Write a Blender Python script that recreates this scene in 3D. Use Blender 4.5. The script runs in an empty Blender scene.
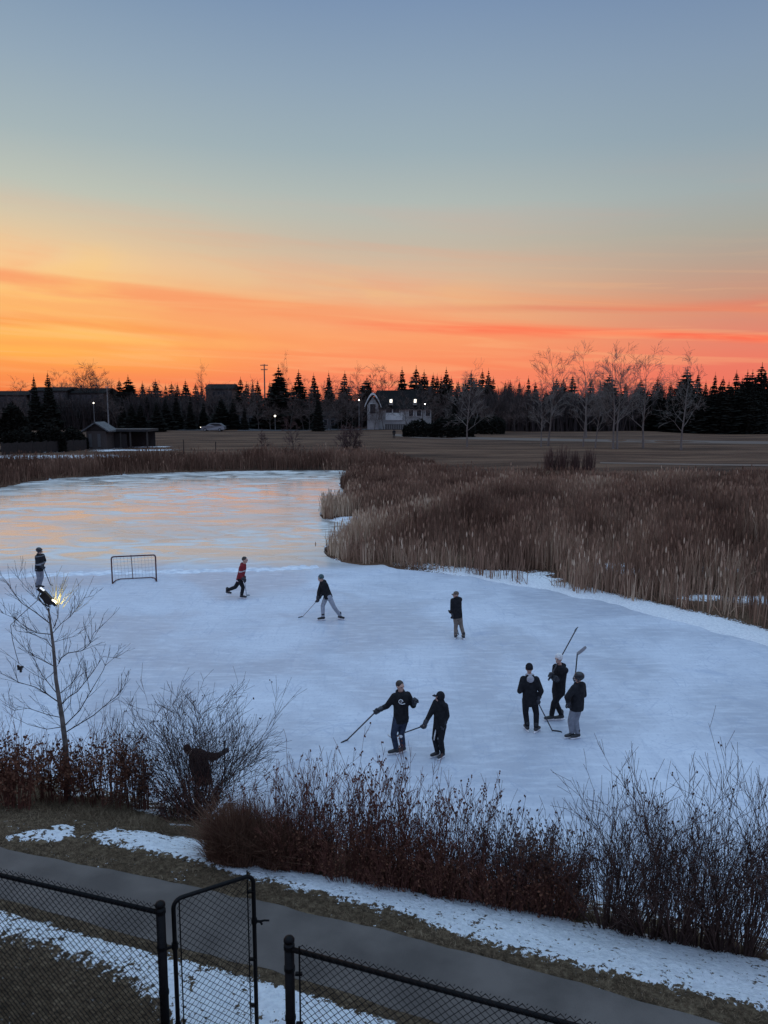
import bpy, bmesh, math, random
import numpy as np
from mathutils import Vector, Matrix

R = math.radians
S = bpy.context.scene
COL = S.collection
# ------------------------------------------------------------------ camera
H = 7.3; PITCH = R(7.9); F = 770.0; CX, CY = 384.0, 512.0
cd = bpy.data.cameras.new('camera'); cam = bpy.data.objects.new('camera', cd); COL.objects.link(cam)
cam.location = (0, 0, H); cam.rotation_euler = (R(90) - PITCH, 0, 0)
cd.sensor_fit = 'VERTICAL'; cd.sensor_height = 24.0; cd.lens = F/1024*24
cd.clip_start = 0.1; cd.clip_end = 8000
S.camera = cam
S.view_settings.view_transform = 'Standard'
try: S.view_settings.look = 'None'
except Exception: pass
S.view_settings.exposure = 0.0; S.view_settings.gamma = 1.0
S.view_settings.use_curve_mapping = False
S.cycles.max_bounces = 6; S.cycles.diffuse_bounces = 3; S.cycles.glossy_bounces = 3
S.cycles.transparent_max_bounces = 8

def s2l(c):
    return tuple(((v/255)/12.92 if v/255 <= .04045 else ((v/255+.055)/1.055)**2.4) for v in c)

# ------------------------------------------------------------------ world: dusk sky
def build_world():
    w = bpy.data.worlds.new('World'); S.world = w; w.use_nodes = True
    nt = w.node_tree; nt.nodes.clear(); N = nt.nodes.new; L = nt.links.new
    def math_(op, a, b=None, c=None, clamp=False):
        n = N('ShaderNodeMath'); n.operation = op; n.use_clamp = clamp
        for i, v in enumerate((a, b, c)):
            if v is None: continue
            if isinstance(v, (int, float)): n.inputs[i].default_value = v
            else: L(v, n.inputs[i])
        return n.outputs[0]
    def mix(f, a, b, mode='MIX'):
        n = N('ShaderNodeMix'); n.data_type = 'RGBA'; n.blend_type = mode
        if isinstance(f, (int, float)): n.inputs[0].default_value = f
        else: L(f, n.inputs[0])
        for i, v in ((6, a), (7, b)):
            if isinstance(v, tuple): n.inputs[i].default_value = (*v, 1)
            else: L(v, n.inputs[i])
        return n.outputs[2]
    tc = N('ShaderNodeTexCoord'); sp = N('ShaderNodeSeparateXYZ'); L(tc.outputs['Generated'], sp.inputs[0])
    x, y, z = sp.outputs
    el = math_('ARCSINE', z)
    az = math_('ARCTAN2', x, y)                       # 0 straight ahead, + to the right
    eln = math_('MULTIPLY', el, 1/(math.pi/2))        # 0 horizon .. 1 zenith
    # slight tilt of the bands: they sink to the right
    def ramp(stops):
        n = N('ShaderNodeValToRGB'); cr = n.color_ramp
        while len(cr.elements) > 1: cr.elements.remove(cr.elements[-1])
        for i, (p, c) in enumerate(stops):
            e = cr.elements[0] if i == 0 else cr.elements.new(p)
            e.position = p; e.color = (*(s2l(c)), 1)
        L(eln, n.inputs[0]); return n.outputs[0]
    def E(py):   # picture row -> normalised elevation in the middle column
        return max(0.0, (math.degrees(math.atan((CY-py)/F)) - 7.9)/90)
    left = ramp([(0, (235,112,66)), (E(384), (250,138,76)), (E(370), (255,160,74)), (E(348), (255,186,86)), (E(305), (255,196,116)), (E(272), (248,206,150)),
                 (E(240), (224,200,164)), (E(205), (192,196,182)), (E(150), (166,181,184)), (E(80), (147,167,184)), (E(0), (127,151,178)), (.42, (108,136,172)), (.7, (112,140,188)), (1, (116,144,196))])
    cent = ramp([(0, (235,108,80)), (E(384), (248,130,98)), (E(364), (252,144,100)), (E(338), (253,168,112)), (E(305), (240,180,134)), (E(275), (218,185,155)),
                 (E(245), (196,184,166)), (E(205), (178,186,180)), (E(150), (156,174,182)), (E(80), (141,162,182)), (E(0), (123,147,178)), (.42, (104,132,170)), (.7, (112,140,188)), (1, (116,144,196))])
    right = ramp([(0, (210,96,84)), (E(384), (236,116,98)), (E(362), (236,124,102)), (E(338), (224,134,112)), (E(305), (200,148,126)), (E(275), (182,158,142)),
                 (E(245), (168,166,156)), (E(205), (158,170,172)), (E(150), (142,161,175)), (E(80), (131,152,176)), (E(0), (115,139,172)), (.42, (98,126,164)), (.7, (112,140,188)), (1, (116,144,196))])
    back = ramp([(0, (95,105,140)), (.06, (140,125,155)), (.15, (128,135,175)), (.4, (110,136,186)), (.7, (108,140,196)), (1, (112,146,205))])
    def sstep(v, a, b):
        n = N('ShaderNodeMapRange'); n.interpolation_type = 'SMOOTHSTEP'
        L(v, n.inputs[0]); n.inputs[1].default_value = a; n.inputs[2].default_value = b; return n.outputs[0]
    sky = mix(sstep(az, -.50, .03), left, cent)
    sky = mix(sstep(az, .0, .50), sky, right)
    # cloud streaks: long thin salmon bands near the horizon
    cv = N('ShaderNodeCombineXYZ')
    L(math_('MULTIPLY', az, 1.3), cv.inputs[0])
    L(math_('MULTIPLY', math_('ADD', el, math_('MULTIPLY', az, .070)), 20.0), cv.inputs[1])
    nz = N('ShaderNodeTexNoise'); nz.inputs['Scale'].default_value = 1.0; nz.inputs['Detail'].default_value = 5; nz.inputs['Roughness'].default_value = .55
    nz.inputs['Distortion'].default_value = .35
    L(cv.outputs[0], nz.inputs['Vector'])
    wob = math_('MULTIPLY', math_('SUBTRACT', nz.outputs['Fac'], .5), .05)
    elw = math_('ADD', math_('ADD', el, math_('MULTIPLY', az, .0)), wob)
    def band(el0, width, slope, a0, a1, soft):
        # gaussian-like band centred on el0 - slope*az
        d = math_('DIVIDE', math_('ABSOLUTE', math_('SUBTRACT', elw, math_('ADD', math_('MULTIPLY', az, slope), el0))), width)
        g = math_('SUBTRACT', 1.0, sstep(d, 0.0, 1.0))
        m = math_('MULTIPLY', sstep(az, a0, a0+soft), math_('SUBTRACT', 1.0, sstep(az, a1-soft, a1)))
        return math_('MULTIPLY', g, m)
    def er(py): return math.atan((CY-py)/F) - PITCH
    b1 = band(er(316), .014, -.070, -1.2, .15, .35)      # upper streak, left to centre
    b2 = band(er(344), .010, -.045, -1.2, -.03, .3)     # lower streak
    b3 = band(er(325), .011, -.060, -.15, 1.2, .25)     # right, strong pink
    b4 = band(er(306), .008, -.020, -.02, 1.2, .25)
    b5 = band(er(360), .010, -.03, -.75, .25, .25)
    sky = mix(math_('MULTIPLY', b1, .70), sky, s2l((250,150,98)))
    sky = mix(math_('MULTIPLY', b2, .55), sky, s2l((252,142,74)))
    sky = mix(math_('MULTIPLY', b3, .85), sky, s2l((255,112,80)))
    sky = mix(math_('MULTIPLY', b4, .55), sky, s2l((226,124,100)))
    sky = mix(math_('MULTIPLY', b5, .22), sky, s2l((255,126,80)))
    # broad soft cloud bank, sloping down to the right
    cv2 = N('ShaderNodeCombineXYZ'); L(math_('MULTIPLY', az, 2.2), cv2.inputs[0]); L(math_('MULTIPLY', math_('ADD', el, math_('MULTIPLY', az, .10)), 11.0), cv2.inputs[1]); cv2.inputs[2].default_value = 4.3
    nz2 = N('ShaderNodeTexNoise'); nz2.inputs['Scale'].default_value = 1.3; nz2.inputs['Detail'].default_value = 6; nz2.inputs['Distortion'].default_value = .8; L(cv2.outputs[0], nz2.inputs['Vector'])
    sl = math_('ADD', el, math_('MULTIPLY', az, .06))
    bandm = math_('MULTIPLY', sstep(sl, .02, .075), math_('SUBTRACT', 1.0, sstep(sl, .12, .19)))
    cb = math_('MULTIPLY', bandm, sstep(nz2.outputs['Fac'], .42, .66))
    sky = mix(math_('MULTIPLY', cb, .30), sky, s2l((250,142,98)))
    gl = math_('MULTIPLY', bandm, math_('SUBTRACT', 1.0, sstep(nz2.outputs['Fac'], .32, .50)))
    sky = mix(math_('MULTIPLY', math_('MULTIPLY', gl, math_('SUBTRACT', 1.0, sstep(az, -.15, .25))), .45), sky, s2l((255,206,122)))
    # faint mottling
    lowm = math_('SUBTRACT', 1.0, sstep(el, .05, .30))
    streak = math_('MULTIPLY', sstep(nz.outputs['Fac'], .46, .66), math_('MULTIPLY', lowm, .38))
    cv3 = N('ShaderNodeCombineXYZ'); L(math_('MULTIPLY', az, 3.0), cv3.inputs[0]); L(math_('MULTIPLY', math_('ADD', el, math_('MULTIPLY', az, .055)), 60.0), cv3.inputs[1]); cv3.inputs[2].default_value = 9.1
    nz3 = N('ShaderNodeTexNoise'); nz3.inputs['Scale'].default_value = 1.2; nz3.inputs['Detail'].default_value = 7; nz3.inputs['Distortion'].default_value = 1.2; L(cv3.outputs[0], nz3.inputs['Vector'])
    fs = math_('MULTIPLY', math_('MULTIPLY', sstep(nz3.outputs['Fac'], .50, .68), math_('SUBTRACT', 1.0, sstep(el, .06, .22))), .22)
    sky = mix(fs, sky, s2l((255,200,140)))
    sky = mix(streak, sky, s2l((250,140,92)))
    # behind the viewer
    ab = math_('ABSOLUTE', az)
    sky = mix(sstep(ab, .8, 1.9), sky, back)
    # ground side of the world
    sky = mix(math_('SUBTRACT', 1.0, sstep(el, -.03, -.002)), sky, s2l((40,34,34)))
    # added gain on the unseen sky overhead and behind, to light ice and ground
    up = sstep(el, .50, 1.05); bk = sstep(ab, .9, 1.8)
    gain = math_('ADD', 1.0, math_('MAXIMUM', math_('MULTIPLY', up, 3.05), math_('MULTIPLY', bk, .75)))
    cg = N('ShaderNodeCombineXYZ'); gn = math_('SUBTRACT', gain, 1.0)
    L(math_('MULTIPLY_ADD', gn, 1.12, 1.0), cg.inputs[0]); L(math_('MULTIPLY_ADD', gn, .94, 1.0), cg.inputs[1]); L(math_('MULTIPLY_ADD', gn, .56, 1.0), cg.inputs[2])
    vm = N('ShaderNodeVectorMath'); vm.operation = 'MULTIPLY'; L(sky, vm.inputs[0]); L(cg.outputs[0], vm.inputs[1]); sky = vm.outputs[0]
    nis = N('ShaderNodeTexSky'); nis.sky_type = 'NISHITA'; nis.sun_disc = False
    nis.sun_elevation = R(-3.0); nis.sun_rotation = R(-30)
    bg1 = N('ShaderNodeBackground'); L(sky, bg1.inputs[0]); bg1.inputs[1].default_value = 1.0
    bg2 = N('ShaderNodeBackground'); L(nis.outputs[0], bg2.inputs[0]); bg2.inputs[1].default_value = 0.01
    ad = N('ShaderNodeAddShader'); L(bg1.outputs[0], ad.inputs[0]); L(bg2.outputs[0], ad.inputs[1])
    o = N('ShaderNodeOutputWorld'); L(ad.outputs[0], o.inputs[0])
build_world()

# ------------------------------------------------------------------ maths helpers
cp, spn = math.cos(PITCH), math.sin(PITCH)
def ray(px, py):
    a = (px-CX)/F; b = (py-CY)/F
    return Vector((a, cp - b*spn, -(spn + b*cp)))
def at_z(px, py, z=0.0):
    d = ray(px, py); t = (z-H)/d.z
    return Vector((d.x*t, d.y*t, z))
def at_y(px, py, Y):
    d = ray(px, py); t = Y/d.y
    return Vector((d.x*t, Y, H + d.z*t))
def proj(p):
    x, y, z = p[0], p[1], p[2]-H
    dep = y*cp - z*spn; up = y*spn + z*cp
    return CX + F*x/dep, CY - F*up/dep
rs = np.random.RandomState(7)
def vnoise(x, y, seed=0):
    x = np.asarray(x, float); y = np.asarray(y, float)
    xi = np.floor(x).astype(np.int64); yi = np.floor(y).astype(np.int64)
    fx = x-xi; fy = y-yi; fx = fx*fx*(3-2*fx); fy = fy*fy*(3-2*fy)
    def h(a, b):
        n = (a*374761393 + b*668265263 + seed*1442695041) & 0x7fffffff
        n = ((n ^ (n >> 13))*1274126177) & 0x7fffffff
        return ((n ^ (n >> 16)) & 0xffff)/65535.0
    return (h(xi, yi)*(1-fx)+h(xi+1, yi)*fx)*(1-fy) + (h(xi, yi+1)*(1-fx)+h(xi+1, yi+1)*fx)*fy
def fbm(x, y, s=1.0, oct=4, seed=0):
    t = 0; a = .5
    for i in range(oct):
        t = t + a*vnoise(np.asarray(x)*s*2**i, np.asarray(y)*s*2**i, seed+i); a *= .5
    return t/(1-.5**oct)
def smooth(a, b, v):
    t = np.clip((np.asarray(v, float)-a)/(b-a), 0, 1); return t*t*(3-2*t)

# pond outline (world, z = 0): far shore traced left to right, closed along the near bank
far_px = [(-60,498),(0,489),(30,482),(70,478),(150,474),(230,471.5),(300,470.5),(352,471),(344,480),(338,490),(352,497),(338,505),(321,513),(320,519),(345,521),(375,524),(352,532),(334,542),(323,550),(324,557),(352,563),(400,569),(450,575),(500,581),(560,594),(600,604),(640,613),(700,628),(768,647),(850,672),(950,700)]
POND = [(-78.0, 42.3), (-80.0, 58.0)] + [tuple(at_z(*p)[:2]) for p in far_px] + [(26.0, 12.0), (30.0, 0.2)]
POND = np.array(POND)
def pond_sd(x, y):
    """signed distance, negative on the pond"""
    x = np.asarray(x, float); y = np.asarray(y, float)
    P = POND; n = len(P); best = np.full(x.shape, 1e9); inside = np.zeros(x.shape, bool)
    for i in range(n):
        ax, ay = P[i]; bx, by = P[(i+1) % n]; ex, ey = bx-ax, by-ay
        t = np.clip(((x-ax)*ex+(y-ay)*ey)/(ex*ex+ey*ey), 0, 1)
        d = np.hypot(x-ax-t*ex, y-ay-t*ey)
        best = np.minimum(best, d)
        c = ((ay > y) != (by > y)) & (x < (bx-ax)*(y-ay)/(by-ay+1e-12)+ax)
        inside ^= c
    return np.where(inside, -best, best)
def terr(x, y, detail=True):
    x = np.asarray(x, float); y = np.asarray(y, float)
    v = y + .39*x
    zn = np.interp(v, [-50, 4.0, 5.6, 7.2, 8.9, 9.6, 10.6, 11.8, 12.8], [1.12, 1.12, 1.00, .90, .88, .74, .40, 0.0, -.5])
    sd = pond_sd(x, y) + (fbm(x, y, .6, 3, 5)-.5)*1.2
    zf = np.where(sd < 0, np.maximum(-.5, sd*.35), np.interp(sd, [0, .8, 4, 18, 60], [0, .14, .30, .72, .8]))
    near = v < 11.8
    z = np.where(near, zn, np.where(v < 12.8, np.minimum(zn, zf), zf))
    z = np.where((v >= 11.8) & (x > 24), np.maximum(z, .0), z)
    if detail:
        z = z + np.where(near, (fbm(x, y, 1.3, 4, 9)-.5)*.09*smooth(12, 10.5, v), 0)
        on_path = smooth(7.0, 7.3, v)*(1-smooth(8.7, 9.0, v))
        z = np.where(near, z - on_path*(fbm(x, y, 1.3, 4, 9)-.5)*.09, z)
        z = z + np.where((sd > 2) & ~near, (fbm(x, y, .08, 3, 3)-.5)*.5*smooth(2, 30, sd), 0)
    return z
def tz(x, y): return float(terr(np.array([x]), np.array([y]))[0])
def on_ground(px, py):
    z = .6
    for _ in range(12):
        p = at_z(px, py, z); z = .5*z + .5*tz(p.x, p.y)
    return Vector((p.x, p.y, tz(p.x, p.y)))

# ------------------------------------------------------------------ materials
MATS = {}
def mat(name, c, rough=.8, c2=None, scale=6.0, bump=0.0, metal=0.0, spec=.5, detail=4, emit=None, estr=0, coord='Object', stretch=None, bscale=None):
    if name in MATS: return MATS[name]
    m = bpy.data.materials.new(name); m.use_nodes = True; nt = m.node_tree; N = nt.nodes.new; L = nt.links.new
    b = nt.nodes['Principled BSDF']
    b.inputs['Roughness'].default_value = rough; b.inputs['Metallic'].default_value = metal
    b.inputs['Specular IOR Level'].default_value = spec
    tc = N('ShaderNodeTexCoord'); mp = N('ShaderNodeMapping'); L(tc.outputs[coord], mp.inputs[0])
    if stretch: mp.inputs['Scale'].default_value = stretch
    nz = N('ShaderNodeTexNoise'); nz.inputs['Scale'].default_value = scale; nz.inputs['Detail'].default_value = detail
    L(mp.outputs[0], nz.inputs['Vector'])
    cr = N('ShaderNodeValToRGB'); cr.color_ramp.elements[0].position = .35; cr.color_ramp.elements[1].position = .65
    cr.color_ramp.elements[0].color = (*c, 1)
    cc = c2 if c2 else tuple(min(1, v*1.35) for v in c)
    cr.color_ramp.elements[1].color = (*cc, 1)
    L(nz.outputs['Fac'], cr.inputs[0]); L(cr.outputs[0], b.inputs['Base Color'])
    if bump:
        bp = N('ShaderNodeBump'); bp.inputs['Strength'].default_value = bump; bp.inputs['Distance'].default_value = .02
        if bscale:
            n2 = N('ShaderNodeTexNoise'); n2.inputs['Scale'].default_value = bscale; n2.inputs['Detail'].default_value = 6
            L(mp.outputs[0], n2.inputs['Vector']); L(n2.outputs['Fac'], bp.inputs['Height'])
        else: L(nz.outputs['Fac'], bp.inputs['Height'])
        L(bp.outputs[0], b.inputs['Normal'])
    if emit:
        b.inputs['Emission Color'].default_value = (*emit, 1); b.inputs['Emission Strength'].default_value = estr
    MATS[name] = m; return m
def bands_mat(name, base, stops, rough=.85):
    """cloth with coloured hoops: stops = [(z0, z1, colour)] in world height"""
    if name in MATS: return MATS[name]
    m = bpy.data.materials.new(name); m.use_nodes = True; nt = m.node_tree; N = nt.nodes.new; L = nt.links.new
    b = nt.nodes['Principled BSDF']; b.inputs['Roughness'].default_value = rough; b.inputs['Specular IOR Level'].default_value = .2
    g = N('ShaderNodeNewGeometry'); sp = N('ShaderNodeSeparateXYZ'); L(g.outputs['Position'], sp.inputs[0])
    cur = None
    for (a, c_, col) in stops:
        m1 = N('ShaderNodeMath'); m1.operation = 'GREATER_THAN'; L(sp.outputs[2], m1.inputs[0]); m1.inputs[1].default_value = a
        m2 = N('ShaderNodeMath'); m2.operation = 'LESS_THAN'; L(sp.outputs[2], m2.inputs[0]); m2.inputs[1].default_value = c_
        m3 = N('ShaderNodeMath'); m3.operation = 'MULTIPLY'; L(m1.outputs[0], m3.inputs[0]); L(m2.outputs[0], m3.inputs[1])
        x = N('ShaderNodeMix'); x.data_type = 'RGBA'; L(m3.outputs[0], x.inputs[0])
        if cur is None: x.inputs[6].default_value = (*base, 1)
        else: L(cur, x.inputs[6])
        x.inputs[7].default_value = (*col, 1); cur = x.outputs[2]
    L(cur, b.inputs['Base Color']); MATS[name] = m; return m

# ------------------------------------------------------------------ mesh builder
class MB:
    def __init__(s): s.v = []; s.f = []
    def quad(s, a, b, c, d):
        n = len(s.v); s.v += [a, b, c, d]; s.f.append((n, n+1, n+2, n+3))
    def tri(s, a, b, c):
        n = len(s.v); s.v += [a, b, c]; s.f.append((n, n+1, n+2))
    def tube(s, pts, rad, sides=4, cap=True, flat=None):
        pts = [Vector(p) for p in pts]; n0 = len(s.v); k = len(pts); prev = None
        if not isinstance(rad, (list, tuple)): rad = [rad]*k
        u = None
        for i, p in enumerate(pts):
            t = (pts[min(i+1, k-1)] - pts[max(i-1, 0)])
            if t.length < 1e-9: t = Vector((0, 0, 1))
            t.normalize()
            if u is None:
                u = t.orthogonal().normalized()
            else:
                u = u - t*u.dot(t)
                u = u.normalized() if u.length > 1e-6 else t.orthogonal().normalized()
            w = t.cross(u)
            for j in range(sides):
                a = 2*math.pi*j/sides
                s.v.append(p + (u*math.cos(a) + w*math.sin(a))*rad[i])
        for i in range(k-1):
            for j in range(sides):
                a = n0+i*sides+j; b = n0+i*sides+(j+1) % sides
                s.f.append((a, b, b+sides, a+sides))
        if cap and sides > 2:
            s.f.append(tuple(n0+j for j in reversed(range(sides)))); s.f.append(tuple(n0+(k-1)*sides+j for j in range(sides)))
    def box(s, c, sz, rot=0.0, M=None):
        c = Vector(c); hx, hy, hz = sz[0]/2, sz[1]/2, sz[2]/2; n = len(s.v)
        ca, sa = math.cos(rot), math.sin(rot)
        for z in (-hz, hz):
            for x, y in ((-hx, -hy), (hx, -hy), (hx, hy), (-hx, hy)):
                p = Vector((x, y, z))
                p = (M @ p) if M else Vector((x*ca-y*sa, x*sa+y*ca, z))
                s.v.append(c+p)
        s.f += [(n+3, n+2, n+1, n), (n+4, n+5, n+6, n+7), (n, n+1, n+5, n+4), (n+1, n+2, n+6, n+5), (n+2, n+3, n+7, n+6), (n+3, n, n+4, n+7)]
    def loft(s, rings):
        """rings: lists of equal point counts, closed at both ends"""
        n0 = len(s.v); k = len(rings[0])
        for r in rings: s.v += [Vector(p) for p in r]
        for i in range(len(rings)-1):
            for j in range(k):
                a = n0+i*k+j; b = n0+i*k+(j+1) % k
                s.f.append((a, b, b+k, a+k))
        s.f.append(tuple(n0+j for j in reversed(range(k)))); s.f.append(tuple(n0+(len(rings)-1)*k+j for j in range(k)))
    def ell(s, c, r, M=None, nu=12, nv=8):
        c = Vector(c); rings = []
        for i in range(1, nv):
            a = math.pi*i/nv; ring = []
            for j in range(nu):
                b = 2*math.pi*j/nu
                p = Vector((r[0]*math.sin(a)*math.cos(b), r[1]*math.sin(a)*math.sin(b), -r[2]*math.cos(a)))
                ring.append(c + (M @ p if M else p))
            rings.append(ring)
        s.loft(rings)
    def caps(s, a, b, ra, rb, sides=12):
        """tapered capsule"""
        a = Vector(a); b = Vector(b); d = (b-a); L_ = max(d.length, 1e-5); d = d/L_
        pts = []; rad = []
        for t in (-80, -50, -20): 
            pts.append(a + d*ra*math.sin(R(t))); rad.append(ra*math.cos(R(t)))
        for t in (0, .25, .5, .75, 1): pts.append(a.lerp(b, t)); rad.append(ra+(rb-ra)*t)
        for t in (20, 50, 80):
            pts.append(b + d*rb*math.sin(R(t))); rad.append(rb*math.cos(R(t)))
        s.tube(pts, rad, sides)
    def build(s, name, m, parent=None, smooth_=False, origin=None, mats=None):
        me = bpy.data.meshes.new(name)
        o0 = Vector(origin) if origin is not None else (Vector(parent['_w']) if parent is not None and '_w' in parent else Vector((0, 0, 0)))
        me.from_pydata([tuple(Vector(p)-o0) for p in s.v], [], s.f)
        me.materials.append(m)
        if smooth_: me.polygons.foreach_set('use_smooth', [True]*len(me.polygons))
        o = bpy.data.objects.new(name, me); COL.objects.link(o)
        if parent is not None: o.parent = parent
        else: o.location = o0
        if parent is not None and '_w' in parent:
            o['_w'] = parent['_w']
        return o
def np_mesh(name, V, Fq, m, parent=None):
    me = bpy.data.meshes.new(name); V = np.asarray(V, np.float32).reshape(-1, 3); Fq = np.asarray(Fq, np.int32); k = Fq.shape[1]
    me.vertices.add(len(V)); me.vertices.foreach_set('co', V.ravel())
    me.loops.add(Fq.size); me.loops.foreach_set('vertex_index', Fq.ravel())
    me.polygons.add(len(Fq)); me.polygons.foreach_set('loop_start', np.arange(0, Fq.size, k, dtype=np.int32))
    me.update(calc_edges=True); me.materials.append(m)
    o = bpy.data.objects.new(name, me); COL.objects.link(o)
    if parent: o.parent = parent
    return o
def tag(o, label=None, cat=None, group=None, kind=None):
    if label: o['label'] = label
    if cat: o['category'] = cat
    if group: o['group'] = group
    if kind: o['kind'] = kind
    return o
def thing(name, loc, label, cat, group=None):
    o = bpy.data.objects.new(name, None); o.empty_display_size = .2; COL.objects.link(o)
    o.location = Vector(loc); o['_w'] = tuple(loc)
    return tag(o, label, cat, group)
def clone(o, loc=None, rotz=None, scale=None, label=None, group=None):
    r = o.copy(); COL.objects.link(r)
    for ch in o.children:
        c = ch.copy(); COL.objects.link(c); c.parent = r
        for g in ch.children:
            d = g.copy(); COL.objects.link(d); d.parent = c
    if loc is not None: r.location = loc
    if rotz is not None: r.rotation_euler = (0, 0, rotz)
    if scale is not None: r.scale = scale
    if label: r['label'] = label
    if group: r['group'] = group
    return r

# ------------------------------------------------------------------ terrain
def band_tab(pts):
    w = sorted([tuple(on_ground(*p)[:2]) for p in pts]); return np.array([a for a, b in w]), np.array([b for a, b in w])
SNOW_A = band_tab([(85,842),(130,851),(200,867),(300,893),(400,915),(450,936),(560,965),(640,985),(700,1001),(768,1014)])   # near edge
SNOW_B = band_tab([(85,831),(140,832),(200,840),(280,868),(400,888),(500,905),(600,926),(680,942),(768,962)])              # far edge
SNOW_C = band_tab([(-40,925),(0,936),(60,958),(110,978),(150,1000),(200,1060),(330,1120),(420,1150)])                        # yard strip, near edge
PATH_N = band_tab([(-150,862),(0,899),(80,921),(160,944),(250,965),(330,988),(430,1020),(520,1050)])
PATH_F = band_tab([(-150,815),(0,848),(80,864),(170,882),(280,906),(400,934),(500,961),(600,989),(700,1018),(800,1046)])
SNOW_BLOBS = [(45,836,.55,.22),(60,834,.3,.15),(62,828,.25,.12),(15,838,.2,.1),(150,812,.5,.15),(165,816,.4,.12),(180,826,.3,.1),(75,795,.5,.3),(88,768,.4,.4),
              (30,457,14,2.2),(90,456,8,1.6),(130,450,9,1.8),(160,447,6,1.0),(55,452,5,.8),(100,447,5,1.2),(535,574,1.2,.6),(545,580,1.,.5),(610,566,1.4,.8),(630,572,1.2,.7),
              (715,570,1.5,.8),(700,598,1.2,.6),(350,519,1.6,.5),(650,610,1,.5),(620,425,12,2),(560,427,14,1.5),(760,600,1.5,.8),(505,572,1,.4)]
def snow_mask(x, y):
    x = np.asarray(x, float); y = np.asarray(y, float); v = y+.39*x
    a = np.interp(x, *SNOW_A); b = np.interp(x, *SNOW_B)
    fade = smooth(SNOW_A[0][0]-.6, SNOW_A[0][0]+.4, x)
    m = smooth(-.22, .30, y-a)*smooth(-.30, .25, b-y)*fade
    pn = np.interp(x, *PATH_N); c = np.interp(x, *SNOW_C)
    m = np.maximum(m, smooth(-.35, .35, y-c)*smooth(-.02, .22, pn-y-.08)*(v < 9)*.95)
    sd = pond_sd(x, y)
    rim = smooth(-1.2, -.1, sd)*(1-smooth(.7, 1.7, sd))*(v > 12)*smooth(-2, 6, x)
    m = np.maximum(m, rim*1.35)
    riml = smooth(-3.5, -.5, sd)*(1-smooth(-.2, .3, sd))*(v > 12)*(x < -2)
    m = np.maximum(m, riml*.9)
    m = np.maximum(m, smooth(10.6, 11.2, v)*(1-smooth(11.9, 12.4, v))*.62)
    m = np.maximum(m, .26*smooth(-1.5, -2.5, x)*(y > np.interp(x, *PATH_F))*(v < 10.2))
    m = np.maximum(m, .16*(v < 10))
    for px, py, rx, ry in SNOW_BLOBS:
        p = BLOBW[(px, py)]
        d = np.hypot((x-p[0])/rx, (y-p[1])/ry/ (1 if p[1] < 40 else 2.0)); m = np.maximum(m, .9*(1-smooth(.5, 1.15, d)))
    return m
BLOBW = {(b[0], b[1]): on_ground(b[0], b[1]) for b in SNOW_BLOBS}

def ground_material():
    m = bpy.data.materials.new('ground_mat'); m.use_nodes = True; nt = m.node_tree; N = nt.nodes.new; L = nt.links.new
    b = nt.nodes['Principled BSDF']; b.inputs['Roughness'].default_value = .9; b.inputs['Specular IOR Level'].default_value = .15
    g = N('ShaderNodeNewGeometry')
    def noise(s, d=5, st=None):
        mp = N('ShaderNodeMapping'); L(g.outputs['Position'], mp.inputs[0])
        if st: mp.inputs['Scale'].default_value = st
        n = N('ShaderNodeTexNoise'); n.inputs['Scale'].default_value = s; n.inputs['Detail'].default_value = d; n.inputs['Roughness'].default_value = .65
        L(mp.outputs[0], n.inputs[0]); return n.outputs['Fac']
    def ramp(f, st):
        r = N('ShaderNodeValToRGB'); L(f, r.inputs[0]); e = r.color_ramp.elements
        e[0].position = st[0][0]; e[0].color = (*st[0][1], 1); e[1].position = st[-1][0]; e[1].color = (*st[-1][1], 1)
        for p, c in st[1:-1]:
            q = e.new(p); q.color = (*c, 1)
        return r.outputs[0]
    def mix(f, a, c):
        n = N('ShaderNodeMix'); n.data_type = 'RGBA'; L(f, n.inputs[0]); L(a, n.inputs[6])
        if isinstance(c, tuple): n.inputs[7].default_value = (*c, 1)
        else: L(c, n.inputs[7])
        return n.outputs[2]
    near = ramp(noise(12, 9), [(.3, (.030, .020, .012)), (.5, (.105, .072, .044)), (.7, (.24, .175, .11))])
    far = ramp(noise(1, 9, (.05, .22, 1)), [(.36, (.040, .021, .013)), (.48, (.085, .045, .028)), (.64, (.16, .092, .056))])
    sp = N('ShaderNodeSeparateXYZ'); L(g.outputs['Position'], sp.inputs[0])
    mr = N('ShaderNodeMapRange'); L(sp.outputs[1], mr.inputs[0]); mr.inputs[1].default_value = 18; mr.inputs[2].default_value = 30
    col = mix(mr.outputs[0], near, far)
    at = N('ShaderNodeAttribute'); at.attribute_name = 'snow'
    n1 = noise(13, 10); n2 = noise(2.2, 6)
    ma = N('ShaderNodeMath'); ma.operation = 'MULTIPLY_ADD'; L(n1, ma.inputs[0]); ma.inputs[1].default_value = 2.6; L(at.outputs['Fac'], ma.inputs[2])
    mb = N('ShaderNodeMath'); mb.operation = 'MULTIPLY_ADD'; L(n2, mb.inputs[0]); mb.inputs[1].default_value = 1.1; L(ma.outputs[0], mb.inputs[2])
    mm = N('ShaderNodeMapRange'); mm.interpolation_type = 'SMOOTHSTEP'; L(mb.outputs[0], mm.inputs[0]); mm.inputs[1].default_value = 2.50; mm.inputs[2].default_value = 2.60
    sn = ramp(noise(14, 6), [(.3, (.68, .71, .76)), (.6, (.90, .92, .95))])
    col2 = mix(mm.outputs[0], col, sn)
    L(col2, b.inputs['Base Color'])
    bp = N('ShaderNodeBump'); bp.inputs['Strength'].default_value = 1.0; bp.inputs['Distance'].default_value = .09
    L(noise(16, 8), bp.inputs['Height']); L(bp.outputs[0], b.inputs['Normal'])
    return m
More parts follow.
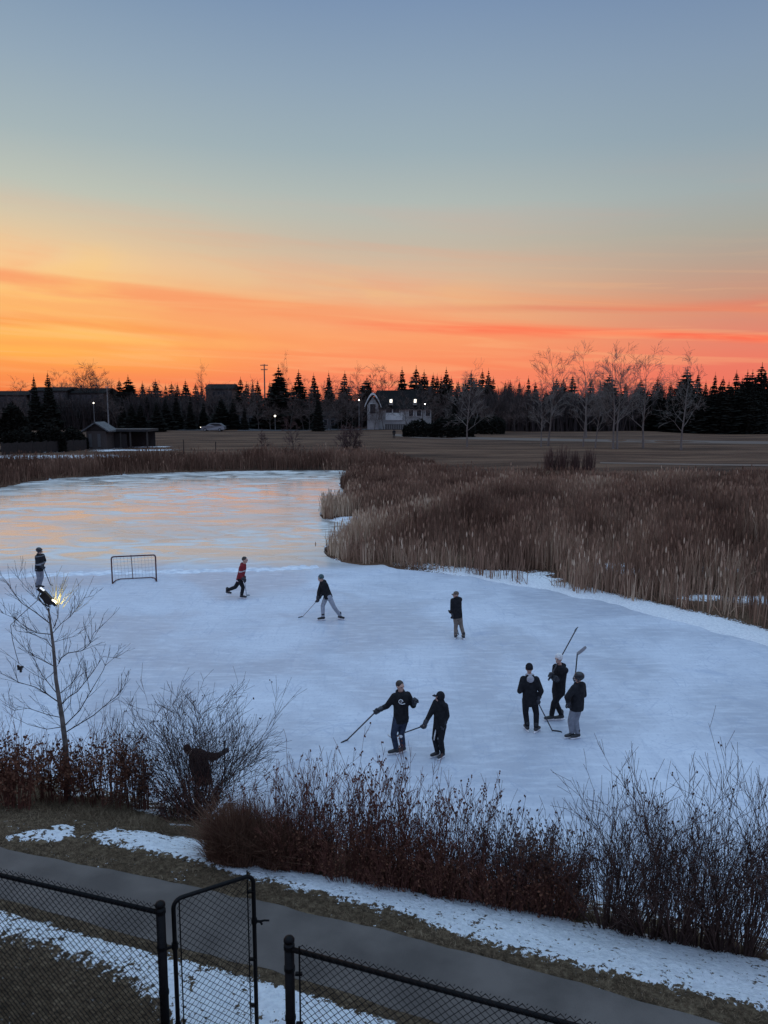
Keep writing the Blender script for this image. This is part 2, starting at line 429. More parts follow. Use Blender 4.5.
def build_ground():
    ang = np.concatenate([np.arange(-38, 38.01, .17), np.arange(41, 320, 3.0)])
    r = [.6]
    while r[-1] < 5: r.append(r[-1]*1.12)
    while r[-1] < 14: r.append(r[-1]*1.0062)
    while r[-1] < 60: r.append(r[-1]*1.012)
    while r[-1] < 4000: r.append(r[-1]*1.035)
    r = np.array(r); A, RR = np.meshgrid(np.radians(ang), r)
    X = RR*np.sin(A); Y = RR*np.cos(A)
    sn = snow_mask(X, Y); Z = terr(X, Y)
    mm = smooth(1.3, 1.5, sn + 1.0*fbm(X, Y, 3.5, 4, 21)*.9 + .35)
    Z = Z + .030*mm*(Y+.39*X < 11.4)*(.2+1.6*fbm(X, Y, 7, 3, 33))
    pn_, pf_ = np.interp(X, *PATH_N), np.interp(X, *PATH_F)
    Z = Z - .016*smooth(.02, .10, Y-pn_)*smooth(.02, .10, pf_-Y)
    n = len(ang); k = len(r)
    V = np.stack([X, Y, Z], -1).reshape(-1, 3)
    i, j = np.meshgrid(np.arange(k-1), np.arange(n), indexing='ij')
    a = i*n+j; b = i*n+(j+1) % n
    Fq = np.stack([a, b, b+n, a+n], -1).reshape(-1, 4)[:, ::-1]
    # centre fan as one small disc of quads
    V = np.vstack([V, [[0, 0, 1.62]]]); c = len(V)-1
    o = np_mesh('ground', V, Fq, ground_material())
    o.data.polygons.foreach_set('use_smooth', [True]*len(o.data.polygons))
    at = o.data.attributes.new('snow', 'FLOAT', 'POINT')
    at.data.foreach_set('value', np.append(sn.ravel(), 0).astype(np.float32))
    o['kind'] = 'structure'
build_ground()

def strip(name, near, far, dz, m, kind='structure', n=160, x0=-14, x1=9, lanes=6):
    xs = np.linspace(x0, x1, n); mb = MB()
    a = np.interp(xs, *near); b = np.interp(xs, *far)
    rows = []
    for q in range(lanes+1):
        t = q/lanes; y = a+(b-a)*t
        if q == 0: y = y + (fbm(xs, xs*0, 3, 3, 2)-.5)*.08
        if q == lanes: y = y + (fbm(xs, xs*0, 3, 3, 8)-.5)*.08
        zz = terr(xs, y, False)+dz+(.02*math.sin(math.pi*t))
        rows.append([Vector((xs[i], y[i], zz[i])) for i in range(n)])
    base = 0
    for rrow in rows: mb.v += rrow
    for q in range(lanes):
        for i in range(n-1):
            mb.f.append((q*n+i, q*n+i+1, (q+1)*n+i+1, (q+1)*n+i))
    o = mb.build(name, m, smooth_=True); o['kind'] = kind; return o
def extend(tab, slope=-.42):
    x, y = tab; return (np.concatenate([[x[0]-8], x, [x[-1]+8]]), np.concatenate([[y[0]-8*slope], y, [y[-1]+8*slope]]))
strip('footpath', extend(PATH_N), extend(PATH_F), .004, mat('asphalt', (.082, .068, .060), .85, (.140, .117, .103), 1.3, detail=12, bump=.8, bscale=120))

# ice
def ice_material():
    m = bpy.data.materials.new('ice_mat'); m.use_nodes = True; nt = m.node_tree; N = nt.nodes.new; L = nt.links.new
    b = nt.nodes['Principled BSDF']; g = N('ShaderNodeNewGeometry')
    def noise(s, d=5, st=None, dist=0, rot=0):
        mp = N('ShaderNodeMapping'); L(g.outputs['Position'], mp.inputs[0]); mp.inputs['Rotation'].default_value = (0, 0, rot)
        if st: mp.inputs['Scale'].default_value = st
        n = N('ShaderNodeTexNoise'); n.inputs['Scale'].default_value = s; n.inputs['Detail'].default_value = d; n.inputs['Distortion'].default_value = dist
        L(mp.outputs[0], n.inputs[0]); return n.outputs['Fac']
    def mr(f, a, b_, c=0, d=1, sm=True):
        n = N('ShaderNodeMapRange'); L(f, n.inputs[0]); n.interpolation_type = 'SMOOTHSTEP' if sm else 'LINEAR'
        n.inputs[1].default_value = a; n.inputs[2].default_value = b_; n.inputs[3].default_value = c; n.inputs[4].default_value = d; return n.outputs[0]
    def ma(op, a, c):
        n = N('ShaderNodeMath'); n.operation = op
        for i, v in enumerate((a, c)):
            if isinstance(v, (int, float)): n.inputs[i].default_value = v
            else: L(v, n.inputs[i])
        return n.outputs[0]
    def mix(f, a, c):
        n = N('ShaderNodeMix'); n.data_type = 'RGBA'; L(f, n.inputs[0])
        for i, v in ((6, a), (7, c)):
            if isinstance(v, tuple): n.inputs[i].default_value = (*v, 1)
            else: L(v, n.inputs[i])
        return n.outputs[2]
    sp = N('ShaderNodeSeparateXYZ'); L(g.outputs['Position'], sp.inputs[0])
    yy = ma('ADD', sp.outputs[1], ma('MULTIPLY', sp.outputs[0], -.02))
    wild = mr(ma('ADD', yy, ma('MULTIPLY', noise(.35, 4), 3.0)), 34.5, 38.5)
    # pale frosted rink with soft cloudy patches and skate scratches
    cloud = mr(noise(.22, 6, None, .6), .35, .68)
    rink = mix(cloud, (.41, .435, .50), (.58, .61, .68))
    fine = mr(noise(3.0, 9, (.6, 1.6, 1), .3), .42, .72, 0, .35)
    rink = mix(fine, rink, (.70, .74, .81))
    grit = mr(noise(14, 8, (1, .6, 1), .2), .52, .70, 0, .38)
    rink = mix(grit, rink, (.34, .38, .46))
    cuts = mr(noise(2.2, 9, (.28, 2.4, 1), .5, .5), .54, .70, 0, .26)
    rink = mix(cuts, rink, (.74, .77, .83))
    cuts2 = mr(noise(2.0, 9, (2.6, .30, 1), .6, .35), .55, .70, 0, .22)
    rink = mix(cuts2, rink, (.32, .37, .47))
    def scratches(s, rot, th):
        mp = N('ShaderNodeMapping'); L(g.outputs['Position'], mp.inputs[0]); mp.inputs['Rotation'].default_value = (0, 0, rot)
        nz = N('ShaderNodeTexNoise'); nz.inputs['Scale'].default_value = .35; nz.inputs['Detail'].default_value = 1; L(mp.outputs[0], nz.inputs[0])
        vm = N('ShaderNodeVectorMath'); vm.operation = 'MULTIPLY_ADD'; L(nz.outputs['Color'], vm.inputs[0]); vm.inputs[1].default_value = (4, 4, 0); L(mp.outputs[0], vm.inputs[2])
        vo = N('ShaderNodeTexVoronoi'); vo.feature = 'DISTANCE_TO_EDGE'; vo.inputs['Scale'].default_value = s; L(vm.outputs[0], vo.inputs['Vector'])
        return mr(vo.outputs['Distance'], 0, th, 1, 0)
    scr = ma('MAXIMUM', ma('MAXIMUM', scratches(.9, .3, .022), scratches(1.7, 1.2, .025)), scratches(.5, 2.2, .012))
    scr = ma('MULTIPLY', scr, mr(noise(.8, 4), .42, .62, 0, .34))
    rink = mix(scr, rink, (.26, .32, .45))
    streak = mr(noise(.55, 10, (.55, 1.3, 1), 1.6, .35), .36, .62)
    blob = mr(noise(.12, 4, (.6, 1.3, 1), 1.0), .42, .60)
    sw = ma('MULTIPLY', streak, ma('ADD', .55, ma('MULTIPLY', blob, .45)))
    wildc = mix(sw, (.42, .41, .385), (.72, .70, .665))
    wildc = mix(ma('MULTIPLY', scr, .6), wildc, (.75, .78, .82))
    L(mix(wild, rink, wildc), b.inputs['Base Color'])
    rr = mr(cloud, 0, 1, .38, .62); rw = mr(sw, 0, 1, .26, .50)
    b.inputs['Coat Roughness'].default_value = .13; L(ma('MULTIPLY', wild, ma('MULTIPLY', mr(sw, 0, 1, .9, .0), mr(noise(.13, 5, (.8, 1.2, 1), 1.0), .36, .60, .35, 1))), b.inputs['Coat Weight'])
    n = N('ShaderNodeMix'); n.data_type = 'FLOAT'; L(wild, n.inputs[0]); L(rr, n.inputs[2]); L(rw, n.inputs[3]); L(n.outputs[0], b.inputs['Roughness'])
    b.inputs['IOR'].default_value = 1.36; b.inputs['Specular IOR Level'].default_value = .5
    bp = N('ShaderNodeBump'); bp.inputs['Strength'].default_value = .30; bp.inputs['Distance'].default_value = .02
    L(ma('ADD', noise(2.5, 7, (1, 1.6, 1), .5), ma('MULTIPLY', scr, -.4)), bp.inputs['Height']); L(bp.outputs[0], b.inputs['Normal'])
    return m
mb = MB(); mb.quad(Vector((-85, 1, 0)), Vector((32, 1, 0)), Vector((32, 100, 0)), Vector((-85, 100, 0)))
mb.v = [Vector(p) for p in [(-85, 40, 0), (32, -.9, 0), (32, 100, 0), (-85, 100, 0)]]
mb.build('ice', ice_material())['kind'] = 'structure'

SNOWM = mat('snow_mat', (.50, .54, .62), .7, (.80, .83, .88), 3, bump=.8, bscale=18)
# low ridge of shovelled snow along the far edge of the rink
mb = MB(); n = 260; prof = [(-.55, -.02), (-.3, .03), (-.1, .07), (.1, .06), (.35, .03), (.8, -.02)]
pl = [(-60,580),(0,577),(70,574),(130,572.5),(200,571),(270,569.5),(318,566.5)]
wp = [at_z(*p) for p in pl]
t = np.linspace(0, len(wp)-1, n)
for i, q in enumerate(t):
    a = int(min(q, len(wp)-2)); p = wp[a].lerp(wp[a+1], q-a); dr = (wp[a+1]-wp[a]).normalized(); nn = Vector((-dr.y, dr.x, 0))
    s = .10+.55*vnoise([i*.23], [0.5], 3)[0]; off = (vnoise([i*.35], [9.5], 4)[0]-.5)*.5
    for (u, z) in prof: mb.v.append(p+nn*(u*(.5+s)+off)+Vector((0, 0, z*s if z > 0 else z)))
k = len(prof)
for i in range(n-1):
    for j in range(k-1): mb.f.append((i*k+j, (i+1)*k+j, (i+1)*k+j+1, i*k+j+1))
mb.build('snow_ridge', SNOWM, smooth_=True)['kind'] = 'structure'

# pale far path across the park
def far_strip(name, top, bot, m, dz=.03):
    mb = MB(); n = 60
    for i in range(n):
        t = i/(n-1)
        for line in (bot, top):
            q = t*(len(line)-1); a = int(min(q, len(line)-2)); f = q-a
            px = line[a][0]*(1-f)+line[a+1][0]*f; py = line[a][1]*(1-f)+line[a+1][1]*f
            p = on_ground(px, py); mb.v.append(Vector((p.x, p.y, p.z+dz)))
    for i in range(n-1): mb.f.append((2*i, 2*i+2, 2*i+3, 2*i+1))
    mb.build(name, m)['kind'] = 'structure'
far_strip('park_path', [(396,434),(420,436.2),(520,438.2),(640,440),(900,443)], [(392,436),(420,438.4),(520,440.6),(640,442.6),(900,446)], mat('pale_path', (.09, .062, .048), .9))
far_strip('park_track', [(600,462.3),(700,464),(900,466)], [(600,463.6),(700,465.6),(900,468)], mat('pale_path2', (.10, .066, .048), .9))
far_strip('road', [(-60,425.5),(120,426),(280,427.5),(400,427)], [(-60,429.5),(120,430),(280,431),(400,429.5)], mat('road_asphalt', (.04, .04, .045), .8))

# ------------------------------------------------------------------ reeds and grass (stuff)
def blades(name, P, h, w, lean, m, seg=2, label='', cat='', kind='stuff', rng=rs, head=None):
    """P (n,3) bases; curved tapering blades, two quads each"""
    n = len(P); az = rng.uniform(0, 2*math.pi, n); fa = rng.uniform(0, math.pi, n)
    dx = np.cos(az)*lean; dy = np.sin(az)*lean; wx = np.cos(fa)*w*.5; wy = np.sin(fa)*w*.5
    lv = []
    for t, ws in ((0, 1.0), (.55, .8), (1.0, .12)):
        c = P + np.stack([dx*t*t, dy*t*t, h*t*(1-.12*t*(lean/(h+1e-6)))], -1)
        o = np.stack([wx*ws, wy*ws, np.zeros(n)], -1)
        lv += [c-o, c+o]
    V = np.stack(lv, 1).reshape(-1, 3); b = np.arange(n)[:, None]*6
    Fq = np.vstack([b+np.array([[0, 1, 3, 2]]), b+np.array([[2, 3, 5, 4]])])
    if head is not None:
        idx = np.where(rng.rand(n) < head[0])[0]; tip = (lv[4][idx]+lv[5][idx])/2; hl, hw = head[1], head[2]; k = len(idx)
        a = rng.uniform(0, math.pi, k); o = np.stack([np.cos(a)*hw, np.sin(a)*hw, np.zeros(k)], -1); up = np.zeros((k, 3)); up[:, 2] = hl
        V2 = np.stack([tip-o*.4, tip+o*.4, tip+o+up*.5, tip-o+up*.5, tip+o*.3+up, tip-o*.3+up], 1).reshape(-1, 3)
        return V, Fq, V2, idx
    return V, Fq
def reed_field():
    out = []; n = 520000
    # sample in distance-biased way: denser near the shore
    def sample(n, x0, x1, y0, y1, seed):
        r2 = np.random.RandomState(seed); return r2.uniform(x0, x1, n), r2.uniform(y0, y1, n)
    parts = []
    for (n, x0, x1, y0, y1, sd_) in ((210000, -6, 38, 17, 60, 1), (150000, -12, 75, 50, 118, 2), (66000, -75, 7, 60, 100, 3)):
        x, y = sample(n, x0, x1, y0, y1, sd_); sd = pond_sd(x, y) + (fbm(x, y, .6, 3, 5)-.5)*1.2; v = y+.39*x
        dist = np.hypot(x, y)
        keep = (sd > .15) & (v > 14)
        if sd_ != 3:
            far_lim = np.interp(x/np.maximum(y, 1), [-.02, .06, .18, .4], [86, 80, 70, 62]) - 4 + 10*fbm(x, y, .06, 3, 11)
            start = np.interp(x, [-6, 6, 9, 12, 20], [.0, .2, .9, 1.3, 1.6]) + (fbm(x, y, .9, 3, 77)-.5)*np.interp(x, [-6, 5, 9], [0, .2, .7])
            keep &= (y < far_lim) & (sd > start) & (x > -11)
            dens = .35+.65*smooth(.35, .55, fbm(x, y, .35, 3, 8)) ; keep &= (np.random.RandomState(5).rand(len(x)) < dens)
            keep &= ~((sd > 3.2) & (fbm(x, y, .22, 2, 55) > .70) & (y < 50))
        else:
            keep &= (sd < 8+8*fbm(x, y, .1, 2, 3)) & (y > 45) & (x < 6) & (sd > .1)
        for px, py, rx, ry in SNOW_BLOBS:
            if 470 < py < 640:
                p = BLOBW[(px, py)]; keep &= np.hypot((x-p[0])/(rx*.9), (y-p[1])/(ry*1.3)) > 1
        parts.append((x[keep], y[keep], sd[keep], sd_))
    return parts
def reed_mat(name, stops, patch=.15):
    m = bpy.data.materials.new(name); m.use_nodes = True; nt = m.node_tree; N = nt.nodes.new; L = nt.links.new
    b = nt.nodes['Principled BSDF']; b.inputs['Roughness'].default_value = .85; b.inputs['Specular IOR Level'].default_value = .15
    at = N('ShaderNodeAttribute'); at.attribute_name = 'tone'
    r = N('ShaderNodeValToRGB'); e = r.color_ramp.elements; e[0].position = stops[0][0]; e[0].color = (*stops[0][1], 1); e[1].position = stops[-1][0]; e[1].color = (*stops[-1][1], 1)
    for p, c in stops[1:-1]: e.new(p).color = (*c, 1)
    L(at.outputs['Fac'], r.inputs[0]); L(r.outputs[0], b.inputs['Base Color'])
    return m
REEDM = reed_mat('reed_mat', [(0, (.100, .052, .034)), (.35, (.215, .122, .083)), (.7, (.36, .225, .150)), (1, (.62, .48, .34))])
def build_reeds():
    allp = reed_field()
    for name, ids, lab in (('reeds', (1, 2), None), ('far_bank_reeds', (3,), None)):
        Vs = []; Fs = []; T = []; off = 0
        for x, y, sd, k in allp:
            if k not in ids: continue
            r2 = np.random.RandomState(40+k); n = len(x)
            z = terr(x, y)
            hh = (1.15+.75*fbm(x, y, .22, 3, 14))*r2.uniform(.72, 1.12, n)*(.70+.30*smooth(0, 3, sd)) * (1.0 if k < 3 else 1.0)
            hh *= np.where(r2.rand(n) < .04, 1.15, 1.0)
            if k < 3: hh *= np.interp(y, [30, 60, 90], [1, .85, .50])*(.70+.6*fbm(x, y, .5, 2, 91))
            else: hh *= (1-.6*smooth(-6, 5, x))*(.75+.5*fbm(x, y, .4, 2, 91))
            wid = np.interp(np.hypot(x, y), [18, 40, 100], [.022, .034, .07])*r2.uniform(.6, 1.4, n)
            lean = hh*np.abs(r2.normal(0, .16, n))+ .02; broken = r2.rand(n) < .07; lean = np.where(broken, hh*r2.uniform(.6, 1.0, n), lean); hh = np.where(broken, hh*.55, hh)
            P = np.stack([x, y, z-.02], -1)
            V, Fq, V2, idx = blades(name, P, hh, wid, lean, REEDM, rng=r2, head=(.16 if k < 3 else .1, .20, .0))
            dist = np.hypot(x, y)[idx]; nh = len(idx)
            # rebuild heads with proper widths
            tip = V.reshape(-1, 6, 3)[idx][:, 4:6].mean(1); a = r2.uniform(0, math.pi, nh); hw = np.interp(dist, [18, 40, 100], [.022, .034, .06]); hl = np.interp(dist, [18, 100], [.22, .30])
            o = np.stack([np.cos(a)*hw, np.sin(a)*hw, 0*a], -1); up = np.stack([0*a, 0*a, hl], -1)
            V2 = np.stack([tip-o*.5-up*.4, tip+o*.5-up*.4, tip+o+up*.1, tip-o+up*.1, tip+o*.3+up*.6, tip-o*.3+up*.6], 1).reshape(-1, 3)
            b = np.arange(nh)[:, None]*6
            F2 = np.vstack([b+np.array([[0, 1, 2, 3]]), b+np.array([[3, 2, 4, 5]])])
            tone = np.clip(-.26+1.25*fbm(x, y, .38, 3, 19)+r2.normal(0, .12, n)+.32*(1-smooth(.3, 5.0, sd))*(k < 3) - .12*(k == 3) - np.interp(y, [45, 75], [0, .10]), 0, 1)
            Vs += [V, V2]; Fs += [Fq+off, F2+off+len(V)]; off += len(V)+len(V2)
            T += [np.repeat(tone, 6), np.repeat(np.clip(tone[idx]+.22*r2.rand(nh), 0, 1), 6)]
        V = np.vstack(Vs); o = np_mesh(name, V, np.vstack(Fs), REEDM)
        at = o.data.attributes.new('tone', 'FLOAT', 'POINT'); at.data.foreach_set('value', np.concatenate(T).astype(np.float32))
        if name == 'reeds': tag(o, 'broad marsh of dry brown cattails and reeds right of the ice', 'reeds', kind='stuff')
        else: tag(o, 'low belt of brown reeds along the far left bank of the pond', 'reeds', kind='stuff')
build_reeds()
def build_grass():
    r2 = np.random.RandomState(11); n = 420000
    u = r2.uniform(-9, 9, n); v = r2.uniform(4.2, 11.6, n); x = u; y = v-.39*u
    px_ok = (y > 2.5) & (np.abs(x) < y*.56+.4)
    pn = np.interp(x, *extend(PATH_N)); pf = np.interp(x, *extend(PATH_F))
    sn = snow_mask(x, y) + .9*fbm(x, y, 3.5, 4, 21)+.35
    keep = px_ok & ((y < pn-.02) | (y > pf+.01)) & ((sn < 1.30) | (r2.rand(n) < .045*smooth(.45, .6, fbm(x, y, 6, 3, 31))))
    x = x[keep]; y = y[keep]; n = len(x); v = v[keep]
    h = r2.uniform(.012, .045, n)*(1+1.6*smooth(9.5, 10.5, v)); w = r2.uniform(.004, .008, n)
    P = np.stack([x, y, terr(x, y)-.004], -1)
    V, Fq = blades('grass', P, h, w, h*r2.uniform(.4, 1.8, n), None, rng=r2)
    gm = reed_mat('grass_mat', [(0, (.045, .029, .018)), (.4, (.125, .085, .052)), (.75, (.25, .18, .115)), (1, (.42, .33, .22))])
    o = np_mesh('grass', V, Fq, gm); tone = np.clip(.2+.5*fbm(x, y, 1.5, 3, 4)+r2.normal(0, .15, n), 0, 1)
    at = o.data.attributes.new('tone', 'FLOAT', 'POINT'); at.data.foreach_set('value', np.repeat(tone, 6).astype(np.float32))
    tag(o, 'short dead lawn grass beside the footpath', 'grass', kind='stuff')
build_grass()
# ------------------------------------------------------------------ branching plants
def grow(mb, p, d, L_, r, depth, rng, sides=4, curve=.25, up=.15, nch=(2, 4), rat=.62, tips=None, minr=.003, seg=4, spread=.7):
    """one limb and, recursively, its side branches"""
    pts = [Vector(p)]; rad = [r]; d = Vector(d).normalized(); dirs = [d.copy()]
    for i in range(seg):
        j = Vector((rng.gauss(0, curve), rng.gauss(0, curve), rng.gauss(0, curve*.6)+up))
        d = (d + j*.45).normalized(); pts.append(pts[-1]+d*(L_/seg)); dirs.append(d.copy())
        rad.append(max(minr, r*(1-.75*(i+1)/seg)))
    mb.tube(pts, rad, sides, cap=False)
    if tips is not None and depth <= 1: tips.append((pts[-1], d.copy(), depth))
    if depth <= 0: return
    for c in range(rng.randint(*nch)):
        t = rng.uniform(.25, .98)*seg; i = min(int(t), seg-1); q = pts[i].lerp(pts[i+1], t-i)
        dd = dirs[i+1]; side = dd.orthogonal().normalized(); side.rotate(Matrix.Rotation(rng.uniform(0, 6.283), 3, dd))
        nd = (dd + side*rng.uniform(.45, 1.0)*spread/.7).normalized()
        grow(mb, q, nd, L_*rat*rng.uniform(.7, 1.15), max(minr, rad[i]*.62), depth-1, rng, max(3, sides-1) if sides > 3 else 3, curve, up, nch, rat, tips, minr, max(2, seg-1), spread)

BARK = mat('bark', (.050, .042, .038), .9, (.095, .083, .075), 12, bump=.5)
PALEBARK = mat('pale_bark', (.085, .075, .068), .9, (.17, .155, .14), 8, bump=.4)
TWIG = mat('twig', (.022, .015, .013), .9, (.048, .033, .028), 5, spec=.2)
REDTWIG = mat('red_twig', (.075, .028, .020), .85, (.16, .066, .046), 4, spec=.2)
LEAF = mat('dried_leaf', (.070, .028, .017), .9, (.17, .078, .045), 7, spec=.2)
NEEDLE = mat('needle', (.006, .0065, .005), .9, (.016, .015, .011), 3, spec=.1)
FARTWIG = mat('far_twig', (.075, .048, .040), .9, (.14, .10, .085), .15)
PARKTWIG = mat('park_twig', (.13, .11, .095), .9, (.20, .17, .15), .6)

def leaves(mb, tips, rng, n, size, spread):
    for (p, d, k) in tips:
        for i in range(n):
            c = Vector(p) + Vector((rng.gauss(0, spread), rng.gauss(0, spread), rng.gauss(0, spread)))
            a = Vector((rng.uniform(-1, 1), rng.uniform(-1, 1), rng.uniform(-1, 1))).normalized(); b = a.orthogonal().normalized()
            s = size*rng.uniform(.6, 1.3)
            mid = c + a*s*.15; q = a.cross(b)*s*.18
            mb.quad(c-a*s*.5, c+b*s*.32+q, c+a*s*.5, c-b*s*.32+q)

# ---- spruces
def spruce_mesh(h, w, seed, dense=1.0):
    rng = random.Random(seed); mb = MB(); nl = int(h*2.6)
    for i in range(nl):
        t = (i+rng.random()*.6)/nl; z = h*(.05+.93*t); rr = w*(1-t)**.85*(.82+.3*rng.random()) + .10
        nb = max(5, int(11*dense*(1-t*.5)))
        a0 = rng.random()*6.28
        for j in range(nb):
            a = a0+6.283*j/nb+rng.uniform(-.25, .25); L_ = rr*rng.uniform(.62, 1.15)
            dr = rng.uniform(.12, .42); u = Vector((math.cos(a), math.sin(a), 0)); s = Vector((-u.y, u.x, 0))
            p0 = Vector((0, 0, z)); p1 = p0+u*L_*.55+Vector((0, 0, -dr*L_*.55)); p2 = p0+u*L_+Vector((0, 0, -dr*L_*.7))
            wd = L_*.30+.06
            mb.quad(p0-s*.04, p1-s*wd+Vector((0, 0, -wd*.5)), p2, p1+Vector((0, 0, .12)))
            mb.quad(p0+s*.04, p1+Vector((0, 0, .12)), p2, p1+s*wd+Vector((0, 0, -wd*.5)))
            mb.tri(p1-s*wd*.8, p1+s*wd*.8, p1+u*L_*.2+Vector((0, 0, -wd*1.5)))
    mb.tube([(0, 0, h*.9), (0, 0, h*1.03)], [.06, .015], 4)
    tr = MB(); tr.tube([(0, 0, -.3), (0, 0, h*.5), (0, 0, h*.97)], [.02*h, .012*h, .02], 6)
    return mb, tr
def make_spruce(h, w, seed, name='spruce_tree'):
    cr, tr = spruce_mesh(h, w, seed)
    t = thing(name, (0, 0, 0), '', 'tree'); cr.build('crown', NEEDLE, t); tr.build('trunk', BARK, t); return t
# ---- bare trees
def bare_mesh(h, seed, depth=4, minr=.012, spread=.75, stems=1, base=.22, nch=(3, 5), up=.16, lean=None, rr=.013):
    rng = random.Random(seed); tr = MB(); cr = MB(); tips = []
    for s in range(stems):
        d = Vector((rng.gauss(0, .04), rng.gauss(0, .04), 1)) if stems == 1 else Vector((rng.gauss(0, .25), rng.gauss(0, .25), 1)).normalized()
        if lean: d = (d+Vector(lean)).normalized()
        pts = [Vector((0, 0, -.2))]; n = 7; rad = [rr*h*1.25]
        for i in range(n):
            d = (d+Vector((rng.gauss(0, .05), rng.gauss(0, .05), .06))).normalized(); pts.append(pts[-1]+d*(h*.80/n)); rad.append(rr*h*(1-.80*(i+1)/n))
        tr.tube(pts, rad, 7, cap=False)
        nb = int(13 if depth > 2 else 9)
        for k in range(nb):
            t = (base+(1-base)*(k+rng.random()*.6)/nb)*n; i = min(int(t), n-1); q = pts[i].lerp(pts[i+1], min(1, t-i)); tt = t/n
            a = k*2.4+rng.uniform(-.5, .5); e = .45+.75*tt
            nd = Vector((math.cos(a), math.sin(a), e*1.15)).normalized()
            L_ = h*(.30*(1-tt*.50))*rng.uniform(.75, 1.15)
            grow(cr, q, nd, L_*1.1, max(minr, rad[i]*.5), depth-2, rng, 4, .10, up*.35, nch, .70, tips, minr, 4, spread*.80)
        grow(cr, pts[-1], d, h*.22, max(minr, rad[-1]), depth-2, rng, 4, .10, up*.4, nch, .7, tips, minr, 3, spread)
    return tr, cr
def make_bare(h, seed, name='bare_tree', trunk=BARK, crown=FARTWIG, **k):
    tr, cr = bare_mesh(h, seed, **k); t = thing(name, (0, 0, 0), '', 'tree'); tr.build('trunk', trunk, t); cr.build('crown', crown, t); return t

def top_h(px, top, Y, zb): return at_y(px, top, Y).z - zb

# ---- treeline spruces (px, top row, depth)
EV = [make_spruce(12, w, 100+i) for i, w in enumerate((3.2, 3.7, 2.8, 4.1, 2.5))]
USED = set()
def nth(L_, lab):
    ws = ['first','second','third','fourth','fifth','sixth','seventh','eighth','ninth','tenth','eleventh','twelfth','thirteenth','fourteenth','fifteenth','sixteenth','seventeenth','eighteenth','nineteenth','twentieth','twenty-first','twenty-second','twenty-third','twenty-fourth','twenty-fifth','twenty-sixth','twenty-seventh','twenty-eighth','twenty-ninth','thirtieth']
    return [(q, '%s, %s from left' % (lab, ws[i])) for i, q in enumerate(sorted(L_))]
def put(protos, px, top, Y, label, group=None, i=None, hb=12.0, wide=1.0, rng=random.Random(5)):
    i = i if i is not None else rng.randrange(len(protos)); src = protos[i % len(protos)]
    p = at_y(px, 400, Y); z = tz(p.x, Y); h = top_h(px, top, Y, z); s = h/hb
    if src.name not in USED: USED.add(src.name); o = src; o['label'] = label; 
    else: o = clone(src, label=label)
    if group: o['group'] = group
    elif 'group' in o: del o['group']
    o.location = (p.x, Y, z); o.rotation_euler = (0, 0, rng.uniform(0, 6.28)); o.scale = (s*wide, s*wide, s)
    return o
G = 'spruces of the far treeline'
NAMED = [(35,375,205,'slim dark spruce, left one of the pair rising before the long flat roof'), (49,372,205,'slim dark spruce, right and taller one of the pair before the long flat roof'),
 (120,379,225,'small pointed spruce tip just right of the tall light pole'), (129,376,225,'narrow spruce with a bare twig top beyond the light pole'),
 (143,382,235,'low spruce tip midway between the light pole and the flat roof block'), (156,380,235,'broad low spruce in the gap left of the flat roof block'),
 (186,380,230,'spruce with ragged top left of the small flat roof block'), (241,378,230,'narrow spruce just right of the small flat roof block'),
 (279,366,215,'tall broad spruce immediately right of the utility pole'), (299,371,218,'wide conical spruce, second to the right from the utility pole'),
 (314,374,225,'spruce third to the right from the utility pole'), (329,372,222,'narrow columnar spruce behind the dark spruce on the park lawn'), (345,372,225,'broad spruce left of the gabled white house'),
 (367,377,235,'small spruce rising behind the roof of the gabled house'), (402,368,228,'tall dense spruce behind the right end of the gabled house'), (416,367,228,'twin topped tall spruce behind the right end of the house'),
 (424,371,232,'spruce with pale gap beside it right of the gabled house'),
 (318,389,196,'dark narrow spruce standing alone on the park lawn left of the gabled house'),
 (131,402,190,'dark mid height spruce left of the parked car, leftmost of three'), (140,403,190,'dark mid height spruce left of the parked car, middle of three'), (156,401,190,'dark mid height spruce left of the parked car, nearest to it'),
 (221,397,207,'short dark spruce right behind the parked car'), (233,397,207,'short dark spruce a little right of the parked car'),
 (686,368,200,'tall spruce behind the rightmost leafless park tree'), (697,373,200,'spruce between the rightmost leafless park tree and the dark row'), (760,364,190,'tallest spruce at the right edge of the dark row')]
for i, (px, top, Y, lab) in enumerate(NAMED):
    put(EV, px, top, Y, lab, G, i, wide=(.85 if i in (0, 1, 11, 17) else (1.5, 1.9, 1.3, 1.75)[i % 4]))
